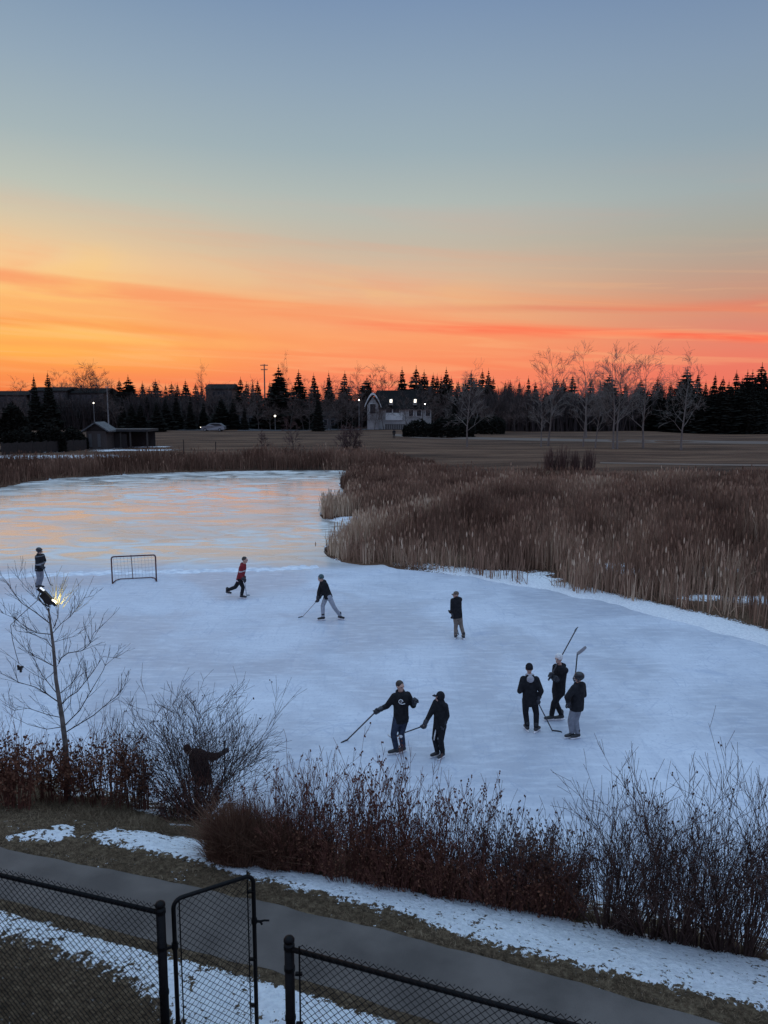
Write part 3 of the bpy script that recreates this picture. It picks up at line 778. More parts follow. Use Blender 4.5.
MORE = {'dark spruce in the jagged clump right of the gabled house': [(433,375,225),(437,372,232),(441,372,228),(446,370,226),(451,378,230),(458,381,232),(465,377,228)],
 'dark spruce in the clump behind the lone leafless park tree': [(471,373,226),(476,377,230),(482,371,228),(488,371,226),(493,378,230)],
 'small spruce tip in the far middle of the treeline': [(505,379,240),(510,380,236),(519,380,240),(528,376,236),(535,382,240),(556,378,236),(563,377,240),(572,373,236),(590,380,240),(600,378,240),(609,371,236),(625,380,240),(640,379,240),(657,375,232),(670,379,236)],
 'low spruce tip in the treeline left of the utility pole': [(150,384,240),(166,382,240),(172,381,238),(178,384,240),(196,383,240),(202,383,238),(247,383,238),(253,382,238),(258,381,240),(270,380,238),(112,384,235)],
 'dark spruce in the dense row at the right edge': [(705,380,195),(714,374,196),(722,379,195),(728,377,192),(735,373,193),(741,374,195),(746,370,190),(751,371,193),(756,374,188),(764,372,186),(710,386,184),(720,385,182),(731,384,180),(742,383,180),(752,384,178),(763,383,178),(690,388,186),(700,390,184),(680,385,190),(674,389,192)],
 'dark spruce behind the leafless park grove': [(546,390,205),(560,392,205),(578,391,205),(592,390,200),(606,389,200),(621,390,205),(634,391,200),(648,388,198),(662,386,196)],
 'short dark spruce in the yards behind the road': [(165,398,205),(176,392,210),(190,396,208),(203,402,212),(122,396,205),(147,394,208),(244,404,206),(258,400,215),(300,397,210),(344,402,215),(455,395,200),(470,398,200),(500,396,206),(515,399,206)]}
for lab, L_ in MORE.items():
    for q_, ((px, top, Y), lb) in enumerate(nth(L_, lab)): put(EV, px, top+(0, 3, -1, 5, 1, 2, -2)[(q_*5+int(px)) % 7]*(.8 if top < 395 else 0), Y, lb, lab, None, wide=(1.1, 1.6, .9, 1.35, 1.8)[(q_*3+int(px)) % 5])
# ---- leafless far trees
BT = [make_bare(12, 300+i, depth=5, minr=.014, nch=(3, 4), rr=.010) for i in range(5)]
rng = random.Random(17)
FB = {'leafless tree showing above the long flat roof at left': [(24,381,245),(60,377,245),(75,377,250),(83,371,240),(92,370,240),(100,372,240),(107,377,245)],
 'leafless tree in the brown thicket behind the road at left': [(12,396,200),(8,404,190),(116,392,205),(150,387,215),(163,388,220),(181,388,215),(197,390,220),(214,389,215),(228,388,218),(248,388,218),(125,388,225),(140,391,215),(70,392,215),(98,393,210),(20,392,215)],
 'leafless tree in the brown thicket around the pale houses': [(262,384,225),(273,388,218),(287,386,220),(296,384,225),(308,383,220),(322,381,226),(334,384,222),(348,385,222),(357,383,228),(309,396,205),(338,397,208),(370,373,240),(378,373,242),(389,373,240),(420,384,218),(434,386,214),(446,388,212),(345,400,204),(248,398,206),(258,394,206),(277,396,212),(290,394,205),(303,398,207),(316,391,210),(330,393,206),(352,390,210),(270,400,203),(341,386,212),(327,402,203)],
 'leafless tree in the grey thicket behind the park lawn': [(455,388,210),(470,386,212),(480,389,205),(497,384,215),(508,387,212),(520,384,215),(531,387,210),(540,384,215),(552,386,212),(566,385,215),(580,387,210),(597,384,215),(610,386,215),(628,384,212),(645,386,212),(660,384,210),(476,394,204),(672,386,206),(500,398,196),(515,401,192),(486,402,190),(528,396,196),(560,398,200),(596,397,200),(630,398,198)]}
for lab, L_ in FB.items():
    for (px, top, Y), lb in nth(L_, lab): put(BT, px, top, Y, lb, lab, None, wide=1.25, rng=rng)
put(BT, 285, 361, 226, 'thin leafless poplar rising behind the tall spruce by the utility pole', None, 0, wide=.35, rng=rng)
put(BT, 211, 372, 236, 'leafless tree above the small flat roof block', None, 1, wide=.8, rng=rng)
# ---- low undergrowth along the treeline: reads as one dark mass
def thicket():
    r2 = np.random.RandomState(9); n = 90000
    x = r2.uniform(-135, 135, n); y = r2.uniform(196, 236, n)
    keep = np.abs(x) < y*.56; x = x[keep]; y = y[keep]
    gap = ((x > -58) & (x < -14) & (y < 222)) | ((x > -14) & (x < 20) & (y < 222)) | (x < -56) & (y < 206)
    dens = fbm(x, y, .07, 3, 6); k = ~gap & (dens > .30); x = x[k]; y = y[k]; n = len(x)
    hh = (3.5+10.0*fbm(x, y*.3, .09, 3, 12))*r2.uniform(.5, 1.15, n)
    P = np.stack([x, y, terr(x, y)-.1], -1)
    V, Fq = blades('t', P, hh, r2.uniform(.15, .34, n), hh*r2.uniform(.05, .5, n), None, rng=r2)
    tm = reed_mat('thicket_mat', [(0, (.020, .016, .016)), (.5, (.048, .038, .036)), (1, (.085, .066, .060))])
    o = np_mesh('thicket', V, Fq, tm); at = o.data.attributes.new('tone', 'FLOAT', 'POINT')
    at.data.foreach_set('value', np.repeat(np.clip(fbm(x, y, .1, 3, 4)+r2.normal(0, .15, n), 0, 1), 6).astype(np.float32))
    tag(o, 'dark brushwood filling the gaps along the foot of the far treeline', 'thicket', kind='stuff')
thicket()
# evergreen hedge masses on the lawn right of the white house, and in the yards at far left
def juniper(name, px0, px1, base, top, label, seed, m=NEEDLE):
    rng = random.Random(seed); a = on_ground(px0, base); b = on_ground(px1, base); Y = (a.y+b.y)/2
    h = at_y(px0, top, Y).z - a.z; c = (a+b)/2; mb = MB(); w = (b-a).length/2; k = MB()
    for i in range(2600):
        u = rng.uniform(-1, 1); q = rng.uniform(-1, 1); lim = max(0, 1-u*u*.8)
        z = h*rng.uniform(.02, 1)*(.45+.55*lim)*(.65+.35*vnoise([u*4+seed], [q], 3)[0]*2*.7)
        p = Vector((u*w, q*w*.35*lim, z)); s = h*.09
        d = Vector((rng.gauss(0, 1), rng.gauss(0, 1), rng.gauss(.6, .7))).normalized(); o = d.orthogonal().normalized()
        mb.quad(p-o*s*.5, p+d*s-o*s*.1, p+d*s*1.3, p+o*s*.5)
    for i in range(6): k.tube([(rng.uniform(-.2, .2)*w, 0, -.1), (rng.uniform(-.7, .7)*w, rng.uniform(-.2, .2)*w, h*.6)], [.06, .03], 4)
    t = thing(name, (c.x, c.y, min(a.z, b.z)), label, 'shrub'); o1 = mb.build('foliage', m, t, origin=(0, 0, 0)); o2 = k.build('stem', BARK, t, origin=(0, 0, 0)); return t
for i, (a, b, base, top, lab) in enumerate([(404,440,437,418,'dark low evergreen shrub where the park path starts, by the walker'), (432,474,437,414,'broad dark evergreen shrub left of the lone leafless park tree'), (466,505,434,413,'broad dark evergreen shrub right of the lone leafless park tree'),
    (0,40,452,426,'dark hedge shrub in the yard at the far left edge'), (34,66,452,424,'dark hedge shrub in the left yards, second from the edge'), (56,88,449,428,'dark hedge shrub left of the small gabled hut'),
    (0,30,437,405,'tall dark hedge shrub behind the left yards')]):
    juniper('evergreen_shrub', a, b, base, top, lab, 50+i)
# park trees in front of the treeline
PARK = [(467,372,447,'lone leafless pale tree with a forked crown in the park left of the grove',0),(541,386,447,'short leafless tree at the left foot of the park grove',1),(548,357,446,'tall leafless tree with a round twiggy top at the left of the park grove',2),
 (583,378,447,'thin leafless tree, third from the left in the park grove',3),(595,386,448,'short leafless tree between the two thin ones of the park grove',4),(613,354,449,'tall leafless tree with close twin trunk in the middle of the grove',5),
 (617,358,449,'leafless tree leaning against its twin in the middle of the grove',6),(643,354,448,'broad leafless tree with spreading limbs, right of the twin trunks',7),(681,362,450,'wide forked leafless tree at the right end of the park grove',8),
 (586,354,438,'leafless tree with a tall feathery top behind the thin park trees',9)]
for (px, top, base, lab, sd) in PARK:
    p = on_ground(px, base); h = top_h(px, top, p.y, p.z)
    sp_ = {0: .75, 7: 1.0, 8: 1.05}.get(sd, .62)
    t = make_bare(h, 700+sd*3, 'bare_tree', PARKTWIG, PARKTWIG, depth=5, minr=.013, spread=sp_*1.15, base=.32 if sd not in (0, 7, 8) else .28, nch=(3, 4), up=.2, rr=.0125)
    t.location = p; t['label'] = lab; t['category'] = 'tree'; t.rotation_euler = (0, 0, sd*1.3)
for (px, top, base, lab, sd, st) in [(294,417,455,'small leafless shrub tree on the lawn left of the reeds',1,1),(350,424,455,'bushy multi stemmed leafless shrub near the back of the pond',2,4),(341,428,456,'thin leafless sapling beside the bushy shrub behind the pond',3,1),
    (263,430,450,'very small sapling on the lawn behind the far bank',4,1)]:
    p = on_ground(px, base); h = top_h(px, top, p.y, p.z)
    t = make_bare(h, 900+sd, 'bare_shrub', BARK, mat('red_brown_twig', (.07, .038, .034), .9), depth=4, minr=.016, stems=st, base=.15, nch=(3, 5), rr=.012)
    t.location = p; t['label'] = lab; t['category'] = 'shrub'
for i, (px, w, top) in enumerate([(550, 9, 446), (563, 10, 444), (575, 6, 450), (589, 9, 447)]):
    p = on_ground(px, 470); h = top_h(px, top, p.y, p.z); mb = MB(); rng = random.Random(60+i); Wm = w*p.y/F
    for k in range(150):
        a = rng.uniform(0, 6.28); rr = rng.uniform(0, .75)*Wm; q = Vector((math.cos(a)*rr, math.sin(a)*rr, -.05)); d = Vector((math.cos(a)*.14*rng.random(), math.sin(a)*.14*rng.random(), 1))
        L_ = h*rng.uniform(.45, 1.05)*(1-.35*(rr/(.75*Wm))**2); mb.tube([q, q+d*L_*.5, q+d*L_+Vector((rng.gauss(0, .1), 0, 0))], [.022, .018, .010], 3, cap=False)
    o = mb.build('red_twig_shrub', mat('far_red_twig', (.075, .040, .032), .9, (.12, .065, .05)), None, origin=(0, 0, 0)); o.location = p
    tag(o, 'dense upright reddish shrub behind the marsh, %s of four in a row' % ('leftmost', 'second from left', 'smallest and third', 'rightmost')[i], 'shrub', 'red shrubs behind the marsh')

# ------------------------------------------------------------------ far buildings
WALLD = mat('dark_siding', (.030, .026, .026), .8, (.042, .037, .036), 2); ROOFD = mat('dark_shingle', (.008, .008, .008), .95, (.014, .013, .013), 3, spec=.1)
WALLP = mat('pale_stucco', (.16, .15, .14), .8, (.24, .22, .20), .6); WOODD = mat('dark_wood', (.014, .011, .010), .85, (.024, .018, .016), 3)
TRIM = mat('white_trim', (.60, .60, .58), .7, (.75, .75, .72), 3); GLASS = mat('dark_glass', (.02, .022, .026), .15, (.03, .032, .036), 1)
LAMP = mat('lamp_glow', (.9, .85, .7), .5, emit=(1, .90, .72), estr=5); LITWIN = mat('lit_window', (.8, .6, .4), .5, emit=(1, .78, .5), estr=1.6)
def block(name, px0, px1, top, Y, depth, label, roof='flat', wall=WALLD, roofm=ROOFD, storeys=3, cols=8, gable_h=2.0, lit=(), zb=None, windows=True):
    a = at_y(px0, 400, Y); b = at_y(px1, 400, Y); zb = tz((a.x+b.x)/2, Y) if zb is None else zb
    h = at_y(px0, top, Y).z - zb - (gable_h if roof == 'gable' else .4); w = b.x-a.x; cx_ = (a.x+b.x)/2
    t = thing(name, (cx_, Y, zb), label, 'building')
    m = MB(); m.box((0, depth/2, h/2-.3), (w, depth, h+.6)); m.build('wall', wall, t, origin=(0, 0, 0))
    m = MB()
    if roof == 'flat':
        m.box((0, depth/2, h+.2), (w+.8, depth+.8, .4))
    else:
        o = .45
        m.loft([[(-w/2-o, -o, h-.05), (-w/2-o, depth/2, h+gable_h), (-w/2-o, depth+o, h-.05), (-w/2-o, depth/2, h-.3+.0)], [(w/2+o, -o, h-.05), (w/2+o, depth/2, h+gable_h), (w/2+o, depth+o, h-.05), (w/2+o, depth/2, h-.3)]])
    m.build('roof', roofm, t, origin=(0, 0, 0))
    if windows:
        sh = h/storeys
        for s in range(storeys):
            for c in range(cols):
                x = -w/2+w*(c+.5)/cols; z = sh*(s+.52); ww = min(1.4, w/cols*.5); wh = sh*.42
                fr = MB(); fr.box((x, -.03, z), (ww+.24, .08, wh+.24)); fo = fr.build('window', mat('dull_trim', (.06, .055, .055), .8) if wall is WALLD else mat('mid_trim', (.18, .18, .18), .8), t, origin=(0, 0, 0))
                g = MB(); g.box((x, -.08, z), (ww, .06, wh)); g.build('pane', LITWIN if (s, c) in lit else GLASS, fo, origin=(0, 0, 0))
    return t, w, h
block('apartment_block', -14, 27, 390.5, 236, 14, 'dark low roofed block cut by the left edge of the view', roof='gable', cols=6, gable_h=1.3, lit=())
block('apartment_block', 30, 66, 386.5, 232, 14, 'long dark block with a shallow roof right behind the pair of spruces', roof='gable', cols=6, gable_h=1.2, lit=((0, 5),))
block('apartment_block', 69, 104, 387.5, 234, 14, 'dark block with a shallow roof just left of the tall light pole', roof='gable', cols=6, gable_h=1.5, lit=((1, 3),))
block('apartment_block', 206, 232, 383.5, 250, 12, 'dark block rising above the trees left of the utility pole', roof='gable', cols=5, gable_h=1.6, lit=())
block('shed', 68, 86, 407, 214, 5, 'pale boxy shed with light corner posts behind the left yards', wall=mat('grey_panel', (.09, .095, .10), .7), storeys=1, cols=1)
block('bungalow', 262, 300, 410, 212, 9, 'low bungalow behind the road at the foot of the utility pole', roof='gable', wall=mat('brown_siding', (.06, .05, .045), .8), storeys=1, cols=4, gable_h=1.6)
block('bungalow', 322, 350, 411, 214, 9, 'low grey bungalow right of the dark lone spruce', roof='gable', wall=mat('grey_siding', (.075, .075, .075), .8), storeys=1, cols=4, gable_h=1.4)
block('garage', 238, 262, 412, 220, 8, 'low long garage left of the utility pole', roof='flat', wall=mat('grey_siding', (.075, .075, .075), .8), storeys=1, cols=3)
# gabled white house
Yh = 212; zb = tz(0, Yh)
def X(px, py=400, Y=Yh): return at_y(px, py, Y).x
def Z(py, Y=Yh): return at_y(384, py, Y).z
HW = mat('house_white', (.26, .25, .24), .8, (.42, .41, .39), .5)
t = thing('gabled_house', (X(400), Yh, zb), 'steep roofed white trimmed house with a tall pointed front gable in the trees', 'house')
cx0 = X(400)
m = MB(); m.box((X(402)-cx0, 5, (Z(409.5)-zb)/2), (X(431)-X(372), 10, Z(409.5)-zb)); m.build('wall', HW, t, origin=(0, 0, 0))
m = MB(); xa, xb = X(371)-cx0, X(434)-cx0; ze = Z(409)-zb; zr = Z(390)-zb
m.loft([[(xa, -.6, ze), (xa+1.5, 5, zr), (xa, 10.6, ze), (xa, 5, ze-.3)], [(xb, -.6, ze), (xb-2.5, 5, zr), (xb, 10.6, ze), (xb, 5, ze-.3)]]); rf = m.build('roof', ROOFD, t, origin=(0, 0, 0))
m = MB(); m.box((X(431)-cx0, 5, zr-.2), (.9, .9, 2.2)); m.build('chimney', WALLD, rf, origin=(0, 0, 0))
# front gable wing
gx0, gx1, gxm = X(366)-cx0, X(380)-cx0, X(373)-cx0; zt = Z(396)-zb; zs = Z(405)-zb
m = MB(); pr = [(gx0+.4, 0), (gx1-.4, 0), (gx1-.4, zs), (gxm, zt-.3), (gx0+.4, zs)]
m.loft([[(x, -3.0, z) for x, z in pr], [(x, 3.0, z) for x, z in pr]]); m.build('gable_wing', HW, t, origin=(0, 0, 0))
m = MB()
for s, x0 in ((-1, gx0-.35), (1, gx1+.35)):
    n_ = 8; pts = []
    for q in range(n_+1):
        u = q/n_; pts.append(Vector((x0+(gxm-x0)*u, 0, zs-.9+(zt+.3-zs+.9)*(1-(1-u)**1.7))))
    for a, b in zip(pts, pts[1:]):
        for off in (0,):
            m.loft([[(a.x, -3.4, a.z), (a.x, 3.0, a.z), (a.x, 3.0, a.z+.6), (a.x, -3.4, a.z+.6)], [(b.x, -3.4, b.z), (b.x, 3.0, b.z), (b.x, 3.0, b.z+.6), (b.x, -3.4, b.z+.6)]])
m.build('barge_board', TRIM, t, origin=(0, 0, 0))
for k, (wx, wz, w_, h_) in enumerate([(gxm, zs-1.0, 1.5, 2.6), (X(389)-cx0, Z(411)-zb, 1.6, 1.3), (X(396)-cx0, Z(411)-zb, 1.6, 1.3), (X(411)-cx0, Z(413)-zb, 1.2, 1.6), (X(419)-cx0, Z(413)-zb, 1.2, 1.6), (X(428)-cx0, Z(413)-zb, 1.2, 1.6)]):
    yy = -3.05 if k == 0 else -.05
    f = MB(); f.box((wx, yy, wz), (w_+.3, .1, h_+.3)); fo = f.build('window', TRIM, t, origin=(0, 0, 0))
    g = MB(); g.box((wx, yy-.07, wz), (w_, .08, h_)); g.build('pane', GLASS, fo, origin=(0, 0, 0))
for lx in (391, 415):     # small lit dormers on the roof slope
    m = MB(); m.box((X(lx)-cx0, -.2, Z(402)-zb), (1.1, 1.6, 1.7)); do = m.build('dormer', WALLP, t, origin=(0, 0, 0))
    m = MB(); m.box((X(lx)-cx0, -1.05, Z(401)-zb), (.55, .08, .8)); m.build('lamp', LAMP, do, origin=(0, 0, 0))
m = MB(); m.box((X(394)-cx0, -.12, Z(416.5)-zb), (X(403)-X(386), .14, 2.0)); m.build('pale_panel', TRIM, t, origin=(0, 0, 0))
m = MB()
for k in range(9): m.box((X(386+k*2.2)-cx0, -4.0, .75), (.5, .06, 1.5))
m.box((X(395)-cx0, -3.94, 1.3), (X(404)-X(386), .05, .15)); o = m.build('picket_fence', mat('weathered_board', (.07, .065, .06), .85), None, origin=(0, 0, 0)); o.location = (cx0, Yh, zb)
tag(o, 'short pale board fence before the gabled house', 'fence')
for (px, top, lb) in ((384, 393, 'leafless tree standing before the wall right of the pointed gable'), (406, 391, 'leafless tree before the middle of the gabled house'), (422, 390, 'leafless tree before the right end of the gabled house'), (362, 396, 'leafless tree left of the pointed gable'), (433, 396, 'leafless tree at the right corner of the gabled house'), (374, 408, 'little leafless tree directly before the pointed gable')):
    put(BT, px, top, 206, lb, None, None, wide=1.15, rng=rng)
# hut and pavilion left
p = on_ground(97, 449); Yp = p.y
def bx_pix(mb, px0, px1, py0, py1, Y, d, c): pass
t = thing('garden_hut', p, 'small hut with a snow edged gable roof beside the dark pavilion', 'hut'); s = Yp/F
w = 22*s; h = top_h(97, 430, Yp, p.z)
m = MB(); m.box((0, w/2, h/2-.1), (w*.9, w, h+.2)); m.build('wall', mat('hut_board', (.04, .032, .028), .85), t, origin=(0, 0, 0))
m = MB(); g = 8*s
for sx in (-1, 1): m.loft([[(0, -.5, h+g), (0, w+.4, h+g), (0, w+.4, h+g-.22), (0, -.5, h+g-.22)], [(sx*w*.62, -.5, h-.1), (sx*w*.62, w+.4, h-.1), (sx*w*.62, w+.4, h-.32), (sx*w*.62, -.5, h-.32)]])
m.build('roof', mat('frosted_roof', (.05, .052, .055), .8, (.11, .115, .12), 3), t, origin=(0, 0, 0))
m = MB(); m.loft([[(-w*.45, .0, h-.1), (w*.45, 0, h-.1), (0, 0, h+g-.25)], [(-w*.45, .1, h-.1), (w*.45, .1, h-.1), (0, .1, h+g-.25)]]); m.build('gable', WOODD, t, origin=(0, 0, 0))
for sx in (-.28, .12): m = MB(); m.box((sx*w, -.04, h*.45), (w*.14, .06, h*.7)); m.build('window', mat('hut_window', (.05, .05, .05), .6), t, origin=(0, 0, 0))
p = on_ground(126, 448); Yp = p.y; s = Yp/F
t = thing('pavilion', p, 'long low dark wooden pavilion with open posts beside the snow patch', 'pavilion'); w = 44*s; h = top_h(126, 431, Yp, p.z)
m = MB(); m.box((0, 2.2, h+.1), (w+.6, 5.4, .35)); m.build('roof', mat('pavilion_roof', (.022, .02, .02), .85), t, origin=(0, 0, 0))
m = MB(); m.box((0, 4.0, h/2), (w, .2, h)); m.build('back_wall', WOODD, t, origin=(0, 0, 0))
m = MB(); m.box((-w*.22, 0, h*.42), (w*.5, .14, h*.84)); m.build('front_panel', WOODD, t, origin=(0, 0, 0))
for q in (-.5, -.1, .12, .5): m = MB(); m.box((q*w, -.2, h/2-.1), (.22, .22, h+.2)); m.build('post', mat('post_wood', (.035, .03, .026), .85), t, origin=(0, 0, 0))
# yard fence at the far left
p0 = on_ground(2, 455); p1 = on_ground(86, 450); t = thing('board_fence', p0, 'dark board fence along the left yards above the snow patch', 'fence')
m = MB(); d = p1-p0; n_ = 60
for k in range(n_):
    q = d*(k+.5)/n_; m.box(q+Vector((0, 0, .75+.05*math.sin(k*5))), (d.length/n_*.93, .05, 1.5), math.atan2(d.y, d.x))
m.build('board_panel', WOODD, t, origin=(0, 0, 0))
for k in range(7): q = d*k/6; m = MB(); m.box(q+Vector((0, .1, .8)), (.14, .14, 1.7)); m.build('post', WOODD, t, origin=(0, 0, 0))

# poles
POLE = mat('pole_metal', (.20, .20, .20), .6, (.26, .26, .25), 2)
p = on_ground(109, 430.5); Y = p.y; t = thing('light_pole', p, 'tall thin grey light pole between the hut and the parked car', 'light pole')
h = top_h(109, 387, Y, p.z); m = MB(); m.tube([(0, 0, -.2), (0, 0, h*.5), (0, 0, h)], [.22, .17, .12], 8); m.build('pole', POLE, t, origin=(0, 0, 0))
m = MB(); m.box((0, -.1, h), (.9, .4, .22)); m.build('lamp_head', POLE, t, origin=(0, 0, 0))
m = MB(); m.box((0, 0, .2), (.7, .7, .5)); m.build('base', WALLD, t, origin=(0, 0, 0))
p = on_ground(265.5, 428); Y = p.y; t = thing('utility_pole', p, 'tall utility pole with two crossarms rising above the treeline', 'utility pole')
h = top_h(265.5, 364, Y, p.z); m = MB(); m.tube([(0, 0, -.2), (0, 0, h)], [.26, .15], 8); m.build('pole', mat('pole_wood', (.10, .085, .075), .85, (.16, .14, .12), 3), t, origin=(0, 0, 0))
for z, w in ((h-.4, 2.2), (h-1.6, 1.9)): m = MB(); m.box((0, -.2, z), (w, .16, .18)); m.build('crossarm', MATS['pole_wood'], t, origin=(0, 0, 0))
for z in (h-.4, h-1.6):
    for q in (-.85, -.4, .4, .85): m = MB(); m.tube([(q, -.2, z+.08), (q, -.2, z+.2), (q, -.2, z+.32)], [.05, .09, .04], 6); m.build('insulator', POLE, t, origin=(0, 0, 0))
# lamps in front of the houses
for i, (px, py, r_, lab) in enumerate([(275, 416, .24, 'bright yard lamp at the front of the low bungalow by the utility pole'), (359, 400, .17, 'small white yard lamp left of the pointed gable'), (425, 404, .17, 'small white yard lamp right of the roof of the gabled house'), (93.5, 403, .16, 'tiny lamp glowing in the trees above the garden hut')]):
    Y = 204; q = at_y(px, py, Y); z0 = tz(q.x, Y); t = thing('yard_lamp', (q.x, Y, z0), lab, 'lamp', 'lit yard lamps by the far houses'); hh = q.z-z0
    m = MB(); m.tube([(0, 0, -.1), (0, 0, hh-r_)], [.07, .05], 6); m.build('pole', POLE, t, origin=(0, 0, 0))
    m = MB(); m.ell((0, 0, hh), (r_, r_, r_)); m.build('globe', LAMP, t, True, origin=(0, 0, 0))
# thin lawn posts
for i, (px, a, b) in enumerate([(131, 430, 448), (184, 440, 457), (216, 442, 457)]):
    p = on_ground(px, b); h = top_h(px, a, p.y, p.z); m = MB(); m.tube([(0, 0, -.1), (0, 0, h)], [.07, .055], 8); m.tube([(0, 0, h), (0, 0, h+.06)], [.075, .03], 8)
    o = m.build('lawn_post', WOODD, None, origin=(0, 0, 0)); o.location = p
    tag(o, ('tall thin dark post at the right end of the pavilion', 'thin dark post alone on the lawn below the parked car, left one', 'thin dark post alone on the lawn below the parked car, right one')[i], 'post')
# parked car
p = on_ground(213.5, 431.3); t = thing('parked_car', p, 'light silver estate car with glowing headlight on the far road', 'car'); L_ = 23.5*p.y/F; s = L_/4.8
side = [(-2.4, .35), (-2.42, .75), (-2.2, .98), (-1.35, 1.08), (-.65, 1.55), (.2, 1.66), (1.5, 1.62), (2.15, 1.15), (2.4, 1.0), (2.42, .45), (2.2, .30), (-2.2, .28)]
def sidex(w, sc=1): return [(x*s, w*s, z*s) for x, z in side]
m = MB(); m.loft([sidex(-.90), sidex(-.86)][::-1] + []) if False else None
m.loft([[(x*s, y*s*(1 if z < 1.1 else .84), z*s) for x, z in side] for y in (.9, -.9)])
m.build('body', mat('silver_paint', (.16, .165, .17), .35, (.20, .20, .21), 1, metal=.3), t, origin=(0, 0, 0))
gl = [(-1.2, 1.10), (-.62, 1.47), (.2, 1.56), (1.4, 1.52), (1.85, 1.15)]
m = MB(); m.loft([[(x*s, y*s, z*s) for x, z in gl] for y in (.80, -.80)]); m.v = [Vector((v.x, v.y*1.03, v.z)) for v in m.v]; m.build('window', GLASS, t, origin=(0, 0, 0))
for x in (-1.5, 1.45):
    for y in (-.86, .86):
        m = MB(); m.tube([(x*s, (y-.1)*s, .33*s), (x*s, (y+.1)*s, .33*s)], .33*s, 16); w = m.build('wheel', mat('tyre', (.02, .02, .02), .8), t, origin=(0, 0, 0))
        m = MB(); m.tube([(x*s, (y-.12)*s, .33*s), (x*s, (y+.12)*s, .33*s)], .18*s, 12); m.build('rim', POLE, w, origin=(0, 0, 0))
for y in (-.62, .62): m = MB(); m.ell((-2.40*s, y*s, .78*s), (.10*s, .17*s, .12*s)); m.build('headlight', LAMP, t, True, origin=(0, 0, 0))

# ------------------------------------------------------------------ shrubs on the near bank
def shrub(px, base, top, width, label, seed, stems=45, twig=TWIG, fan=.5, depth=2, leaf=0, leafm=LEAF, r0=.009, cat='shrub', name='leafless_shrub', seedheads=0, short=.5, curve=.14, group=None, nch=(2, 4), dep=.5, rat=.42, sprd=.42, ltop=.93, lsz=.055, hs=.92):
    rng = random.Random(seed); p = on_ground(px, base); h = top_h(px, top, p.y, p.z)*hs; w = width*math.hypot(p.y, 0)/F*1.06
    t = thing(name, p, label, cat, group); st = MB(); lf = MB(); tips = []
    for i in range(stems):
        u = rng.uniform(-1, 1); q = rng.uniform(-1, 1)
        b = Vector((u*w*.5*(1-fan), q*w*.5*dep*(1-fan), -.05)); L_ = h*rng.uniform(short, 1.02)*(1-.25*abs(u)*fan)
        tgt = Vector((u*w*.5*rng.uniform(.85, 1.1), q*w*.5*dep, L_)); d = (tgt-b)
        lim = depth if rng.random() < .8 else 1
        grow(st, p+b, (d.normalized()+Vector((0, 0, .1))), d.length, r0*rng.uniform(.7, 1.2), lim, rng, 4, curve, .04, nch, rat, tips, .0026, 5, sprd)
    nst = len(st.v)
    if leaf:
        # dried leaves along the upper two thirds
        pool = []
        for i in range(0, len(st.v), 7):
            v = st.v[i]
            if v.z-p.z > h*.06 and (v.z-p.z) < h*ltop and rng.random() < leaf: pool.append((v, None, 0))
        leaves(lf, pool, rng, 2, lsz, .035); lf.build('dried_leaves', leafm, t)
    if seedheads:
        sh = st
        for (q, d, k) in tips:
            if rng.random() < seedheads and q.z-p.z > h*.45:
                for _ in range(2):
                    c = q+Vector((rng.gauss(0, .012), rng.gauss(0, .012), rng.gauss(0, .015))); sh.ell(c, (.011, .011, .016), None, 5, 4)
    st.build('stems', twig, t)
    return t
BTW0 = mat('dark_red_twig', (.030, .018, .015), .9, (.070, .042, .036), 5, spec=.2)
# left: russet leaf shrubs, the large bare shrub, tan grass clump
shrub(14, 806, 728, 62, 'russet leaf covered shrub at the left edge beside the young tree', 1, 55, REDTWIG, .35, 2, .75, name='leafy_shrub')
shrub(52, 803, 738, 40, 'low russet shrub right at the foot of the young tree', 2, 36, REDTWIG, .3, 2, .6, name='leafy_shrub')
shrub(100, 806, 730, 76, 'wide russet leaf covered shrub between the young tree and the big bare shrub', 3, 60, REDTWIG, .35, 2, .7, name='leafy_shrub')
shrub(140, 810, 742, 40, 'small russet shrub tucked against the left side of the big bare shrub', 4, 34, REDTWIG, .35, 2, .5, name='leafy_shrub')
shrub(198, 816, 680, 122, 'large rounded leafless shrub in front of the bending figure', 5, 96, BTW0, .86, 3, 0, r0=.0085, seedheads=.03, nch=(2, 4), rat=.60, sprd=.52, curve=.15, hs=.64, short=.35)
shrub(196, 823, 776, 78, 'low dark tangled shrub at the foot of the big bare shrub', 7, 60, REDTWIG, .35, 2, .6, leafm=mat('dark_leaf', (.02, .010, .008), .9, (.045, .02, .015), 7), name='low_shrub', lsz=.045)
shrub(112, 800, 700, 60, 'sparse thin leafless shrub behind the wide russet shrub', 6, 20, TWIG, .5, 2, 0)
def tussock(px, base, top, width, label, seed, n, cols, name='grass_clump'):
    r2 = np.random.RandomState(seed); p = on_ground(px, base); h = top_h(px, top, p.y, p.z); w = width*p.y/F
    a = r2.uniform(0, 6.283, n); rr = np.sqrt(r2.rand(n))*w*.42; x = np.cos(a)*rr; y = np.sin(a)*rr*.6
    P = np.stack([x, y, np.zeros(n)-.03], -1); hh = h*r2.uniform(.5, 1.08, n)*(1-.35*(rr/(w*.42))**2)
    V, Fq = blades('x', P, hh, r2.uniform(.006, .012, n), hh*np.abs(r2.normal(.1, .45, n)), None, rng=r2)
    m = reed_mat(name+'_mat%d' % seed, cols); o = np_mesh(name, V, Fq, m); o.location = p
    at = o.data.attributes.new('tone', 'FLOAT', 'POINT'); at.data.foreach_set('value', np.repeat(r2.rand(n)*.9, 6).astype(np.float32))
    return tag(o, label, 'grass clump')
